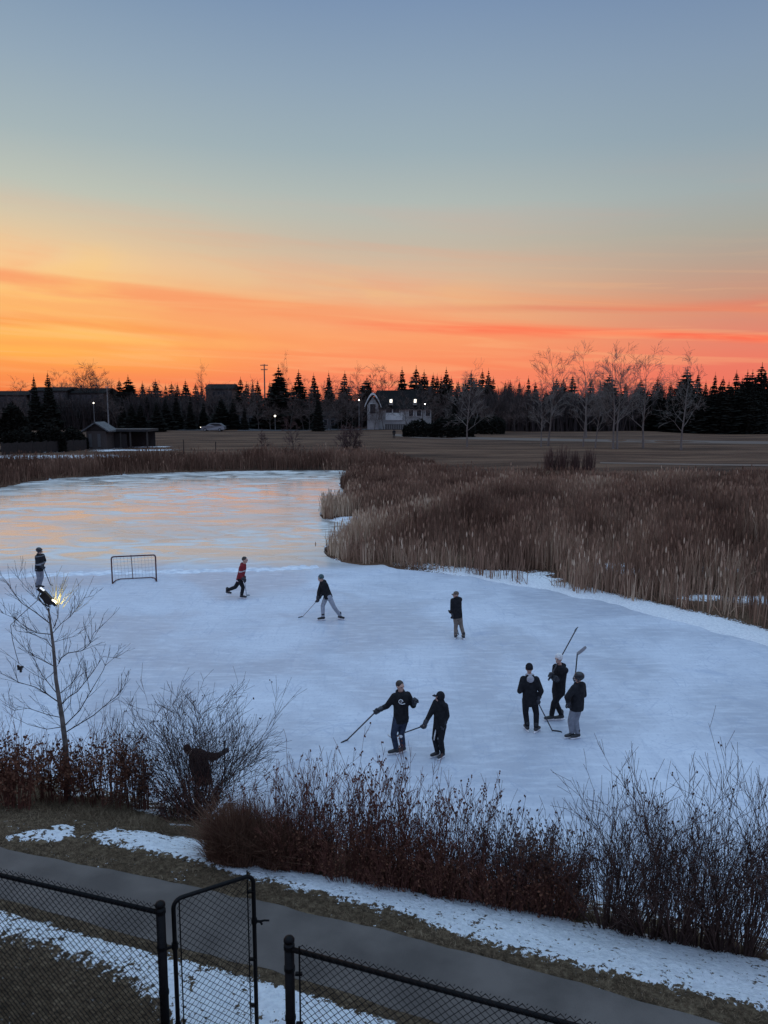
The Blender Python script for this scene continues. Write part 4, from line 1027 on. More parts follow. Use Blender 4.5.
TAN = [(0, (.07, .032, .022)), (.5, (.14, .07, .045)), (1, (.24, .145, .09))]
tussock(236, 862, 798, 72, 'dense drooping clump of rust and tan grass left of the red stemmed row', 3, 7000, TAN)
tussock(275, 868, 812, 44, 'smaller rusty grass clump against the first red stemmed shrub', 4, 3500, TAN)
# middle: red stemmed row
ROW = [(272,862,772,66),(308,868,752,70),(345,874,745,70),(382,882,752,70),(418,889,764,70),(455,897,778,70),(492,904,792,66),(528,910,806,64),(562,916,812,60)]
RL = ['first in the row, behind the rusty grass clump', 'second in the row, tall and thin stemmed', 'third in the row, tallest', 'fourth in the row, below the hoodie skater', 'fifth in the row, below the striped trackpants', 'sixth in the row', 'seventh in the row, dark seed heads', 'eighth in the row, brown twigs', 'last in the row, brown leaves']
for i, (px, b, tp, w) in enumerate(ROW):
    shrub(px, b, tp, w, 'red stemmed bank shrub, '+RL[i], 20+i, 105, REDTWIG if i < 6 else mat('brown_twig', (.050, .026, .022), .85, (.095, .05, .04), 5), .26, 2, .04 if i < 7 else .40, r0=.0062, seedheads=.30 if i in (2, 3, 5, 6, 7) else .08, name='red_stem_shrub', short=.25, curve=.13, ltop=.6 if i < 7 else .9, lsz=.036, rat=.34, sprd=.40, hs=.84, group='red stemmed shrubs along the bank')
    # short leafy understorey of the same shrub keeps the row opaque near its foot
for i, (px, b, tp, w) in enumerate([(300,872,818,70),(350,882,824,70),(400,890,832,70),(450,900,842,70),(500,908,850,70),(550,916,856,70)]):
    shrub(px, b, tp, w, 'low russet shrub at the foot of the red stemmed row, %s' % ['leftmost', 'second from left', 'third from left', 'third from right', 'second from right', 'rightmost'][i], 60+i, 130, REDTWIG, .45, 2, .16, r0=.006, name='low_shrub', short=.4, nch=(2, 4), lsz=.04, group='low shrubs at the foot of the row')
# right: fanning willows
BTW = mat('brown_red_twig', (.040, .022, .018), .9, (.095, .055, .044), 5, spec=.2)
WL = [(606,930,752,92,'tall fan shaped leafless shrub nearest below the group of three skaters'),(652,940,756,88,'leafless fan shrub second from the left on the right bank'),(700,948,762,86,'leafless fan shrub in the middle of the right bank'),
      (744,956,764,84,'leafless fan shrub second from the right edge on the right bank'),(790,962,760,90,'leafless fan shrub cut by the right edge of the view'),
      (630,936,800,70,'short tangled leafless shrub filling the first gap of the right bank'),(677,945,800,70,'short tangled leafless shrub filling the second gap of the right bank'),(722,953,802,70,'short tangled leafless shrub filling the third gap of the right bank')]
for i, (px, b, tp, w, lab) in enumerate(WL):
    shrub(px, b, tp, w*1.25, lab, 80+i, 62, BTW, .82, 3, .0, r0=.0075, seedheads=.05, short=.40, curve=.15, nch=(1, 3), rat=.58, sprd=.42, hs=.69, group='leafless shrubs on the right bank')
    
# ------------------------------------------------------------------ young tree with lamp
tb = on_ground(68, 802); Yt = tb.y
YT = thing('young_tree', tb, 'young leafless tree with a lamp lighting its top, at the left', 'tree')
def zp(x, y): return (x/4.267, 530+y/4.267)
rng = random.Random(4); tr = MB(); br = MB(); tw = MB(); tips = []
trunk = [(68,806),(67,775),(65.5,745),(62,717),(56,680),(53.4,647),(50.4,624),(48.5,608)]
tp_ = [at_y(x, y, Yt+.02*math.sin(i*1.7)) for i, (x, y) in enumerate(trunk)]; tp_[0].z = tb.z-.1
tr.tube(tp_, [.062, .052, .046, .040, .032, .026, .019, .013], 10)
tr.build('trunk', PALEBARK, YT, True)
BR = [([(250,570),(262,545),(290,525),(350,515),(380,490),(400,440),(440,405)],.012,-.3),([(228,420),(248,370),(250,320)],.010,.1),([(215,400),(150,350),(90,310),(60,270),(20,210)],.011,.4),
 ([(218,445),(160,440),(110,415),(60,375),(0,350)],.010,-.4),([(228,580),(190,560),(150,540),(110,510),(70,470)],.010,.5),([(250,735),(200,700),(150,670),(80,650),(0,610)],.013,-.3),
 ([(258,750),(290,715),(330,690),(370,640),(400,600),(440,540),(515,548)],.012,.4),([(280,830),(340,770),(380,700),(440,600),(470,520)],.012,-.5),([(285,860),(400,790),(470,730),(510,700),(545,640)],.012,.2),
 ([(245,700),(180,620),(150,560),(120,520)],.009,-.2),([(208,350),(190,320),(165,300),(100,230),(70,195)],.008,.2),([(225,440),(260,400),(300,370),(320,345),(360,290),(400,280)],.008,-.1),
 ([(235,520),(200,470),(130,440),(70,430),(50,400)],.008,.3),([(252,700),(300,660),(340,610),(350,560)],.009,.3),([(262,800),(210,790),(120,760),(60,770),(10,740)],.009,-.2),
 ([(268,840),(200,850),(120,830),(60,800)],.009,.3),([(262,790),(300,740),(300,680),(330,600)],.008,.6),([(225,480),(260,470),(330,450),(360,420)],.006,.5),([(240,600),(190,640),(120,600),(20,520)],.007,.6)]
for pl, r, dy in BR:
    n = len(pl); pts = [at_y(*zp(*q), Yt + dy*(i/(n-1))) for i, q in enumerate(pl)]
    br.tube(pts, [max(.003, r*.85*(1-.75*i/(n-1))) for i in range(n)], 5, cap=False)
    for i in range(1, n):
        d0 = (pts[i]-pts[i-1]).normalized()
        for k in range(3 if n > 4 else 2):
            q = pts[i-1].lerp(pts[i], rng.random()); s = Vector((rng.uniform(-1, 1), rng.uniform(-.8, .8), rng.uniform(-.1, 1))).normalized()
            grow(tw, q, (d0*.9+s*.8+Vector((0, 0, .25))), rng.uniform(.18, .48)*(1 if i < n-1 else .8), max(.0028, r*.42), 1, rng, 3, .12, .08, (1, 3), .5, tips, .0024, 4, .45)

# twigs of the lit top, lamplight put into their pale yellow colour
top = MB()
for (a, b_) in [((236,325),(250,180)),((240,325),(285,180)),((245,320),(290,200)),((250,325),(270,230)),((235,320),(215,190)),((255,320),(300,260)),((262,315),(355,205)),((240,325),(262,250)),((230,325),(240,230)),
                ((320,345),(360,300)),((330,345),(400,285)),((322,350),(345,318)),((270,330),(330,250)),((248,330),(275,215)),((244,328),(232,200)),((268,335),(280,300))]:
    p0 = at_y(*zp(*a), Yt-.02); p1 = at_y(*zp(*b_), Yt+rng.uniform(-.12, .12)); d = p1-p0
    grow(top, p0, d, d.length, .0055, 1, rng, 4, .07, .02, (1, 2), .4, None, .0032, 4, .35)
top.build('top_twigs', mat('lamplit_twig', (.34, .30, .20), .8, (.46, .42, .28), 6), YT)
nv = len(br.v); br.v += tw.v; br.f += [tuple(q+nv for q in f_) for f_ in tw.f]; br.build('branches', TWIG, YT, True)
# lamp clamped in the tree
q0 = at_y(47, 598, Yt-.10)
LT = thing('flood_lamp', q0, 'small black twin flood lamp clamped in the top of the young tree', 'lamp')
black = mat('black_plastic', (.012, .012, .013), .45, (.02, .02, .022), 5)
m = MB(); Mx = Matrix.Rotation(R(-48), 3, 'Y').inverted()
m.box(q0, (.22, .07, .12), 0, Matrix.Rotation(R(48), 3, 'Y')); m.build('housing', black, LT)
for (px, py, ang) in ((41.5, 590.5, -30), (53.5, 602.5, 60)):
    c = at_y(px, py, Yt-.12); m = MB(); m.box(c, (.13, .08, .05), 0, Matrix.Rotation(R(40), 3, 'Y')); hd = m.build('lamp_head', black, LT)
    g = MB(); g.box(c+Vector((.02, -.015, .028)), (.08, .05, .010), 0, Matrix.Rotation(R(40), 3, 'Y')); g.build('lens', mat('lens_glow', (.9, .9, .85), .4, emit=(.92, .95, 1), estr=.7), hd)
m = MB(); m.tube([at_y(40, 592, Yt-.14), at_y(38, 597, Yt-.16), at_y(43, 604, Yt-.12), at_y(50, 607, Yt-.04)], .011, 6); m.tube([at_y(42, 598, Yt-.1), at_y(47, 606, Yt-.06), at_y(52, 604, Yt-.05)], .01, 6); m.build('bracket', black, LT)
ld = bpy.data.lights.new('lamp_light', 'POINT'); ld.energy = 2.6; ld.color = (1, .86, .34); ld.shadow_soft_size = .03
lo = bpy.data.objects.new('lamp_light', ld); COL.objects.link(lo); lo.location = at_y(57.5, 601, Yt-.13)-q0; lo.parent = LT
m = MB(); cpts = [at_y(39, 599, Yt-.14), at_y(30, 607, Yt-.12), at_y(20, 616, Yt-.12), at_y(10.5, 625, Yt-.12), at_y(12.5, 640, Yt-.12), at_y(16, 654, Yt-.12), at_y(19, 664, Yt-.12)]
CD = thing('power_cord', cpts[3], 'thin black cord looped over a branch with its plug dangling at the left', 'cord')
m.tube(cpts, .0055, 5); m.build('cord', black, CD)
m = MB(); c = at_y(20, 668, Yt-.12); m.box(c, (.07, .05, .06)); m.box(c+Vector((.01, 0, -.05)), (.03, .03, .05)); m.box(c+Vector((-.03, 0, .035)), (.03, .03, .03)); m.box(c+Vector((.045, 0, .02)), (.03, .02, .03)); m.build('plug', black, CD)

# ------------------------------------------------------------------ chain link fence and gate
FM = mat('black_coated_steel', (.0035, .0035, .004), .55, (.006, .006, .0065), 20, spec=.12)
ZT = 2.82; ZR = 2.72; ZG = .96
P1 = at_z(160, 901, ZT); P2 = at_z(289, 936, ZT)
def link_mesh(a, b, z0, z1, w=.071, r=.0038):
    """woven zigzag wires between a and b (ground plan), from z0 to z1, sharp twisted ends on top"""
    mb = MB(); a = Vector((a[0], a[1], 0)); b = Vector((b[0], b[1], 0)); d = b-a; L_ = d.length; u = d/L_; nn = Vector((-u.y, u.x, 0))
    n = int(L_/(w/2)); rows = int((z1-z0)/(w/2))
    for i in range(n+1):
        pts = []
        for k in range(rows+1):
            s = i*w/2 + (w/4 if (k+i) % 2 else -w/4); pts.append(a+u*s+nn*(.003 if (k+i) % 2 else -.003)+Vector((0, 0, z0+k*w/2)))
        mb.tube(pts, r, 3, cap=False)
        if i % 2 == rows % 2:   # barbs
            c = a+u*(i*w/2+w/4)+Vector((0, 0, z0+rows*w/2)); mb.tube([c-u*.004-Vector((0, 0, .004)), c+u*.006+Vector((0, 0, .014))], [r, r*.6], 3)
    return mb
def post(p, r=.042, z1=ZT, name='post', parent=None):
    m = MB(); m.tube([(p.x, p.y, ZG-.3), (p.x, p.y, z1-.03)], r, 20); m.tube([(p.x, p.y, z1-.05), (p.x, p.y, z1-.03), (p.x, p.y, z1-.012), (p.x, p.y, z1)], [r*1.12, r*1.12, r*.85, r*.25], 20)
    return m.build(name, FM, parent, True)
def collar(p, z, parent, r=.048): m = MB(); m.tube([(p.x, p.y, z-.018), (p.x, p.y, z+.018)], r, 16); return m.build('clamp', FM, parent, False)
L0 = at_z(0, 875, ZR); La = at_z(157, 912, ZR); d = (L0-La); L1 = La + d*1.9
FL = thing('chain_link_fence', (P1.x, P1.y, ZG), 'black chain link fence section left of the open gate', 'fence')
post(P1, parent=FL); post(Vector((L1.x, L1.y, 0)), parent=FL)
m = MB(); m.tube([La, L1], .0225, 12); m.build('top_rail', FM, FL, True)
off = Vector((.0, -.03, 0)); link_mesh(La+off, L1+off, ZG+.04, ZR+.105).build('wire_mesh', FM, FL)
collar(P1, ZR-.0, FL); collar(P1, 2.36, FL); collar(P1, 1.9, FL); collar(P1, 1.45, FL)
m = MB(); c = La+d*.86; m.tube([c+Vector((-.02, -.03, .028)), c+Vector((0, 0, .034)), c+Vector((.025, .03, .02)), c+Vector((.02, .03, -.05))], .004, 5); m.tube([c+Vector((-.02, -.03, .028)), c+Vector((-.05, -.035, -.02))], .004, 5); m.build('tie_wire', FM, FL)
Ra = at_z(296, 950.5, ZR); Rb = at_z(563, 1022.5, ZR); d = Rb-Ra; R1 = Ra+d*1.5
FR = thing('chain_link_fence', (P2.x, P2.y, ZG), 'black chain link fence section right of the open gate', 'fence')
post(P2, parent=FR); post(Vector((R1.x, R1.y, 0)), parent=FR)
m = MB(); m.tube([Ra-d.normalized()*.03, R1], .0225, 12); m.build('top_rail', FM, FR, True)
link_mesh(Ra+d.normalized()*.05+off, R1+off, ZG+.04, ZR+.105).build('wire_mesh', FM, FR)
tbp = Ra+d.normalized()*.035; m = MB(); m.tube([(tbp.x, tbp.y-.03, ZG+.04), (tbp.x, tbp.y-.03, ZR+.07)], .008, 6); m.build('tension_bar', FM, FR)
for z in (ZR, 2.52, 2.05, 1.6): collar(P2, z, FR)
for z in (2.52, 2.05, 1.6):
    m = MB(); m.box(Vector((tbp.x-.01, tbp.y-.01, z)), (.06, .03, .02)); m.build('tension_band', FM, FR)
# gate leaf, swung open towards the path
G1 = at_z(173, 899, 2.80); G2 = at_z(253, 873.5, 2.80)
GT = thing('chain_link_gate', (G1.x, G1.y, ZG), 'black chain link gate with rounded corners standing open', 'gate')
u = Vector((G2.x-G1.x, G2.y-G1.y, 0)); GW = u.length; u.normalize(); rc = .085; zb_ = ZG+.07; zt_ = 2.79
def gp(s, z): return Vector((G1.x+u.x*s, G1.y+u.y*s, z))
loop = [gp(0, zb_+rc)]; 
def arc(cs, cz, a0, a1):
    return [gp(cs+rc*math.cos(R(a)), cz+rc*math.sin(R(a))) for a in np.linspace(a0, a1, 7)]
loop += [gp(0, zt_-rc-.01)] + arc(rc, zt_-rc, 180, 90) + arc(GW-rc, zt_-rc, 90, 0) + arc(GW-rc, zb_+rc, 0, -90) + arc(rc, zb_+rc, -90, -180)
m = MB(); m.tube(loop, .0205, 12, cap=False); m.build('frame', FM, GT, True)
link_mesh(gp(.05, 0), gp(GW-.05, 0), zb_+.03, zt_+.03).build('wire_mesh', FM, GT)
for s in (.055, GW-.06):
    m = MB(); q = gp(s, 0); m.tube([(q.x, q.y, zb_+.03), (q.x, q.y, zt_+(.06 if s > .1 else -.02))], .007, 6); m.build('tension_bar', FM, GT)
for z in (2.33, 1.5):
    q = gp(0, z); m = MB(); m.tube([q-Vector((0, 0, .03)), q+Vector((0, 0, .03))], .03, 12); m.tube([q, Vector((P1.x, P1.y, z))], .014, 8); m.build('hinge', FM, GT)
q = gp(GW, 2.30); m = MB(); m.tube([q-Vector((0, 0, .025)), q+Vector((0, 0, .025))], .029, 12); e = q+Vector((.03, 0, 0)); m.tube([q+Vector((0, 0, 0)), q+Vector((.06, -.01, .0)), q+Vector((.10, -.01, .012)), q+Vector((.15, -.012, .012))], [.014, .013, .010, .009], 8); m.tube([q+Vector((.06, -.01, 0)), q+Vector((.08, -.015, -.03))], .010, 8); m.build('latch', FM, GT)
for z in (2.62, 1.9, 1.4): q = gp(GW-.03, z); m = MB(); m.box(q, (.07, .03, .02)); m.build('tension_band', FM, GT)

# ------------------------------------------------------------------ hockey goal
ga, gb = at_z(112.5, 584), at_z(156.5, 581.7); GO = thing('hockey_goal', (ga+gb)/2, 'dark metal hockey goal with thin net standing on the ice', 'hockey goal')
u = (gb-ga).normalized(); GWd = (gb-ga).length; nb = Vector((-u.y, u.x, 0)); gh = 1.22*GWd/1.83*.98; GM = mat('goal_red', (.07, .022, .024), .5, (.10, .03, .03), 10)
def gq(s, t, z): return ga+u*s+nb*t+Vector((0, 0, z))
m = MB(); rc = .10; pts = [gq(0, 0, .02), gq(0, 0, gh-rc)]
pts += [gq(rc-rc*math.cos(a), 0, gh-rc+rc*math.sin(a)) for a in np.linspace(.2, 1.57, 5)] + [gq(GWd-rc+rc*math.sin(a), 0, gh-rc+rc*math.cos(a)) for a in np.linspace(0, 1.37, 5)] + [gq(GWd, 0, gh-rc), gq(GWd, 0, .02)]
m.tube(pts, .030, 8); m.build('front_frame', GM, GO, True)
m = MB(); m.tube([gq(0, 0, .03), gq(.08, .55, .03), gq(.25, .78, .03), gq(GWd-.25, .78, .03), gq(GWd-.08, .55, .03), gq(GWd, 0, .03)], .022, 8); m.build('base_frame', GM, GO, True)
m = MB(); m.tube([gq(GWd*.43, .02, gh), gq(GWd*.43, .30, gh-.02), gq(GWd*.43, .55, gh*.7), gq(GWd*.43, .78, .03)], .016, 6); m.build('back_brace', GM, GO, True)
m = MB(); NR = .0045
def bk(s, k):    # back surface: k 0 top .. 1 floor
    t = np.interp(k, [0, .25, 1], [0, .34, .76]); z = np.interp(k, [0, .25, 1], [gh, gh-.05, .04]); return gq(s, t, z)
for s in np.linspace(.04, GWd-.04, 13): m.tube([bk(s, k) for k in (0, .25, .6, 1)], NR, 3, cap=False)
for k in np.linspace(.1, 1, 9): m.tube([bk(s, k) for s in (0.02, GWd-.02)], NR, 3, cap=False)
for s in (0, GWd):
    for k in np.linspace(.12, .9, 6): q = bk(s, k); m.tube([gq(s, 0, (q-ga).z), q], NR, 3, cap=False)
m.build('net', mat('net_cord', (.30, .30, .32), .8), GO)

# ------------------------------------------------------------------ people
SKIN = mat('skin', (.42, .25, .19), .6, (.50, .31, .24), 20); HAIR = mat('hair', (.03, .02, .015), .7)
def cloth(name, c, c2=None): return mat(name, c, .92, c2 or tuple(v*1.5 for v in c), 14, bump=.5, spec=.15, bscale=40)
BLK = cloth('black_cloth', (.013, .013, .015), (.022, .022, .025)); GRYP = cloth('grey_pants', (.17, .18, .21), (.24, .25, .28)); JEAN = cloth('navy_jeans', (.022, .028, .048), (.045, .055, .085))
KHK = cloth('khaki_pants', (.15, .12, .095), (.22, .18, .15)); WHT = cloth('white_knit', (.55, .55, .55), (.7, .7, .7)); TEAL = cloth('teal_knit', (.05, .085, .09), (.09, .13, .14))
MARO = cloth('maroon_cloth', (.012, .004, .005), (.022, .008, .009)); DGR = cloth('charcoal_cloth', (.03, .032, .036)); LGR = cloth('pale_grey_hood', (.28, .28, .30)); GLV = mat('glove_leather', (.015, .016, .02), .6, (.03, .03, .04), 20)
HLM = mat('helmet_shell', (.012, .012, .014), .28, (.02, .02, .022), 5); BOOT = mat('skate_boot', (.014, .014, .015), .5, (.024, .024, .026), 12); STEEL = mat('skate_steel', (.45, .45, .47), .3, metal=.8); HOLD = mat('blade_holder', (.78, .78, .78), .5)
def ik(a, c, l1, l2, hint):
    d = c-a; D = d.length
    if D > (l1+l2)*.995: k = D/((l1+l2)*.995); l1 *= k; l2 *= k
    e = d/D; x = (l1*l1-l2*l2+D*D)/(2*D); y = math.sqrt(max(l1*l1-x*x, 0)); h = Vector(hint); h = h-e*h.dot(e)
    h = h.normalized() if h.length > 1e-6 else e.orthogonal().normalized()
    return a+e*x+h*y
def soft(mb, name, m, parent, vox=.013, it=3):
    o = mb.build(name, m, parent, True); r = o.modifiers.new('remesh', 'REMESH'); r.mode = 'VOXEL'; r.voxel_size = vox; r.use_smooth_shade = True
    s = o.modifiers.new('smooth', 'SMOOTH'); s.iterations = it; s.factor = .5; return o
def rings(mb, stations, lat, n=16):
    """torso loft: stations = [(centre, half width, half depth, axis)]"""
    rr = []
    for c, w, dp, ax in stations:
        ax = Vector(ax).normalized(); x = (lat-ax*lat.dot(ax)).normalized(); y = ax.cross(x)
        rr.append([c+x*w*math.cos(a)+y*dp*math.sin(a) for a in [2*math.pi*k/n for k in range(n)]])
    mb.loft(rr)
def hand(mb, c, arm, s, grip=.022, k=1.0, glove=True):
    """hand at c, coming along `arm`, closed round axis s"""
    arm = arm.normalized(); s = (s-arm*s.dot(arm)*.3).normalized(); n = arm.cross(s).normalized(); f = s.cross(n).normalized()
    if f.dot(arm) < 0: f = -f
    g = grip+.012*k; w = .040*k
    pc = c+n*g
    mb.loft([[pc-f*.055*k+s*w*a+n*b for a, b in ((-.8, -.012), (.8, -.012), (.8, .016), (-.8, .016))], [pc+f*.005*k+s*w*a+n*b for a, b in ((-1.05, -.012), (1.05, -.012), (1.05, .018), (-1.05, .018))], [pc+f*.035*k+s*w*a+n*b for a, b in ((-1, -.012), (1, -.012), (1, .012), (-1, .012))]])
    fr = (.0125 if glove else .009)*k
    for j, ln in enumerate((200, 225, 215, 180)):
        o = c+s*w*(-.95+.63*j); pts = []
        for a in np.linspace(0, R(ln), 6): pts.append(o+(n*math.cos(a)+f*math.sin(a))*g*(1.25 if a < 1.2 else 1.05))
        mb.tube(pts, [fr*1.05, fr*1.1, fr*1.05, fr, fr*.9, fr*.7], 8)
    pts = [pc-f*.03*k+s*w*1.0, pc-f*.005*k+s*w*1.5-n*g*.6, c+f*.012*k+s*w*1.35-n*g*1.0, c+f*.035*k+s*w*.9-n*g*1.15]
    mb.tube(pts, [fr*1.25, fr*1.2, fr*1.05, fr*.8], 8)
def stick(butt, heel, toe, label, tape=None, col=None, bh=.06):
    butt, heel, toe = Vector(butt), Vector(heel), Vector(toe); t = thing('hockey_stick', heel, label, 'hockey stick')
    m = MB(); m.tube([butt, heel], [.0165, .0165], 4); sh = m.build('shaft', col or mat('stick_black', (.02, .02, .024), .4), t)
    d = (heel-butt).normalized(); m = MB(); m.tube([butt-d*.01, butt+d*.10], .021, 8); m.build('grip_tape', mat('tape', (.05, .05, .055), .8), t)
    e = toe-heel; L_ = e.length; e = e.normalized(); up = Vector((0, 0, 1)) if abs(d.z) > .3 and toe.z < .5 else -d
    up = (up-e*up.dot(e)).normalized(); sd = e.cross(up)
    rr = []
    for q, hh, cv in ((0, .9, 0), (.3, 1, .01), (.65, 1.05, .03), (.9, .9, .055), (1, .55, .065)):
        c = heel+e*L_*q+sd*cv*.6; rr.append([c-up*bh*.5*hh*.9+sd*.007, c+up*bh*.5*hh+sd*.007, c+up*bh*.5*hh-sd*.007, c-up*bh*.5*hh*.9-sd*.007])
    m = MB(); m.loft(rr); m.build('blade', tape or MATS['stick_black'], t); return t
def person(label, feet, pelvis, chest, head, hands, face=0, hface=None, top=None, jacket=BLK, pants=BLK, hat='toque', hatm=BLK, hood=None, fdir=None, grips=(None, None), elb=(None, None), knee=(None, None), glovem=GLV, skates=True, planted=(True, True), pd=0, cd_=0, hd=0, lift=(0, 0), ground=None, k=1.0, bulk=1.0, kb=1.02):
    if ground: F_ = [on_ground(*f) for f in feet]; zg = F_[0].z
    else: F_ = [at_z(*f, lift[i]) for i, f in enumerate(feet)]; zg = 0
    Y0 = sum(f.y for f in F_)/2
    Hh = at_y(head[0], top, Y0).z - zg; HB = max(Hh, 0) if not isinstance(k, tuple) else k[0]
    HB = HB*(k if not isinstance(k, tuple) else 1)
    fa = R(face); f = Vector((math.sin(fa), -math.cos(fa), 0)); lat = Vector((-math.cos(fa), -math.sin(fa), 0))   # lat: towards the right hand
    P = at_y(*pelvis, Y0+pd); C = at_y(*chest, Y0+cd_); Hd = at_y(*head, Y0+hd); ax = (C-P).normalized()
    hf = R(hface if hface is not None else face); hv = Vector((math.sin(hf), -math.cos(hf), 0)); hl = Vector((-math.cos(hf), -math.sin(hf), 0))
    t = thing('person', (F_[0]+F_[1])/2, label, 'person'); s = HB/1.6
    # joints
    sh = [C-ax*.025*s+lat*.140*s*sg for sg in (1, -1)]; hip = [P+lat*.085*s*sg for sg in (1, -1)]
    az = .115*s if skates else .08*s
    ank = [F_[i]+Vector((0, 0, az)) for i in (0, 1)]
    fd = [(Vector((math.sin(R(a)), -math.cos(R(a)), 0))) for a in (fdir if fdir else (face, face))]
    LS = [min(max((hip[i]-ank[i]).length*kb, .52*s), .86*s) for i in (0, 1)]
    kn = [ik(hip[i], ank[i], LS[i]*.51, LS[i]*.49, (fd[i]+Vector(knee[i] if knee[i] else (0, 0, 0)))) for i in (0, 1)]
    hands_ = [at_y(hnd[0], hnd[1], Y0+hnd[2]) for hnd in hands]
    el = [ik(sh[i], hands_[i], .275*s, .26*s, Vector(elb[i]) if elb[i] else (-f*.6+Vector((0, 0, -1))+lat*(.5 if i == 0 else -.5))) for i in (0, 1)]
    # body: one continuous figure
    b = MB()
    rings(b, [(P-ax*.10*s, .09*s, .075*s, ax), (P, .135*s, .095*s, ax), (P+(C-P)*.45, .115*s, .085*s, ax), (P+(C-P)*.85, .15*s, .10*s, ax), (C+ax*.03*s, .12*s, .07*s, ax), (C+ax*.06*s, .05*s, .045*s, ax)], lat)
    b.caps(C, Hd-Vector((0, 0, .05*s)), .052*s, .046*s)
    Mh = Matrix((hl, hv, Vector((0, 0, 1)))).transposed()
    def hp(x, y, z): return Hd + Mh @ Vector((x*s, y*s, z*s))
    b.ell(hp(0, -.008, .02), (.070*s, .088*s, .098*s), Mh, 16, 12); b.ell(hp(0, .022, -.055), (.048*s, .058*s, .052*s), Mh, 14, 10)
    b.caps(hp(0, .082, .012), hp(0, .098, -.022), .010*s, .015*s, 8); b.caps(hp(-.035, .078, .028), hp(.035, .078, .028), .012*s, .012*s, 8)
    b.ell(hp(0, .078, -.052), (.024*s, .010*s, .008*s), Mh, 10, 6)
    for sg in (-1, 1): b.ell(hp(sg*.073, -.005, .0), (.010*s, .020*s, .032*s), Mh, 10, 8)
    for i in (0, 1):
        b.caps(sh[i], el[i], .048*s, .038*s); b.caps(el[i], hands_[i], .038*s, .026*s); b.caps(hip[i], kn[i], .075*s, .050*s); b.caps(kn[i], ank[i], .050*s, .036*s)
        b.caps(ank[i]-Vector((0, 0, .02*s)), ank[i]+fd[i]*.12*s-Vector((0, 0, .04*s)), .036*s, .028*s)
    soft(b, 'body', SKIN, t, .0115, 2)
    for sg in (-1, 1):
        e = MB(); e.ell(hp(sg*.030, .082, .010), (.011*s, .007*s, .007*s), Mh, 8, 6); e.build('eye', mat('eye', (.03, .025, .02), .3), t, True)
    # jacket
    j = MB(); w = .175*s*bulk; dd = .125*s*bulk
    rings(j, [(P-ax*.09*s, w*.93, dd*1.05, ax), (P-ax*.03*s, w*.95, dd*1.08, ax), (P+(C-P)*.4, w*.92, dd*1.0, ax), (P+(C-P)*.8, w*1.0, dd*1.02, ax), (C+ax*.02*s, w*.74, dd*.80, ax), (C+ax*.07*s, w*.40, dd*.58, ax)], lat)
    for i in (0, 1):
        j.caps(sh[i], el[i], .078*s*bulk, .062*s*bulk); wr = hands_[i]+(el[i]-hands_[i]).normalized()*.07*s; j.caps(el[i], wr, .062*s*bulk, .044*s)
    if hood != 'up': 
        bkv = -f; j.caps(C+ax*.05*s+bkv*.055*s+lat*.05*s, C+ax*.05*s+bkv*.055*s-lat*.05*s, .052*s, .052*s)
    soft(j, 'jacket', jacket, t, .014, 3)
    if hood is not None and hood != 'up':
        hm = MB(); bkv = -f; hm.ell(C+ax*.02*s+bkv*.115*s, (.085*s, .05*s, .085*s), Matrix((lat, f, Vector((0, 0, 1)))).transposed()); hm.caps(C+ax*.075*s+lat*.07*s, C+ax*.085*s+bkv*.06*s, .035*s, .04*s); hm.caps(C+ax*.075*s-lat*.07*s, C+ax*.085*s+bkv*.06*s, .035*s, .04*s)
        soft(hm, 'hood', hood, t, .012, 3)
    # trousers
    q = MB(); rings(q, [(P-ax*.14*s, .12*s, .095*s, ax), (P-ax*.06*s, .155*s, .115*s, ax), (P+ax*.05*s, .14*s, .10*s, ax)], lat)
    for i in (0, 1):
        q.caps(hip[i], kn[i], .092*s, .068*s); q.caps(kn[i], ank[i]+Vector((0, 0, .03*s)), .068*s, .058*s)
    soft(q, 'trousers', pants, t, .014, 3)
    # gloves
    for i in (0, 1):
        g = MB(); arm = (hands_[i]-el[i]); ga_ = Vector(grips[i]) if grips[i] is not None else (lat*.3*(1 if i == 0 else -1)+f)
        hand(g, hands_[i], arm, ga_, .024, 1.15*s); wr = hands_[i]-arm.normalized()*.055*s; g.caps(wr-arm.normalized()*.06*s, wr, .058*s, .048*s)
        o = g.build('glove', glovem, t, True)
    # skates
    for i in (0, 1):
        B = MB(); a = ank[i]; fw = fd[i]
        B.caps(a+Vector((0, 0, .09*s)), a-Vector((0, 0, .015*s)), .056*s, .052*s); B.caps(a-Vector((0, 0, .03*s))-fw*.03*s, a+fw*.15*s-Vector((0, 0, .045*s)), .045*s, .036*s)
        o = soft(B, 'skate' if skates else 'boot', BOOT, t, .012, 2)
        if skates:
            Hh_ = MB(); c = a-Vector((0, 0, .083*s))+fw*.05*s; an = math.atan2(fw.y, fw.x)
            Hh_.box(c-fw*.07*s, (.07*s, .032, .040*s), an); Hh_.box(c+fw*.08*s, (.07*s, .032, .040*s), an); Hh_.box(c-Vector((0, 0, .015*s)), (.27*s, .022, .016*s), an); ho = Hh_.build('blade_holder', HOLD, o)
            Bl = MB(); Bl.box(c-Vector((0, 0, .026*s)), (.29*s, .006, .014*s), an); Bl.build('blade', STEEL, o)
    # headwear
    hm = MB()
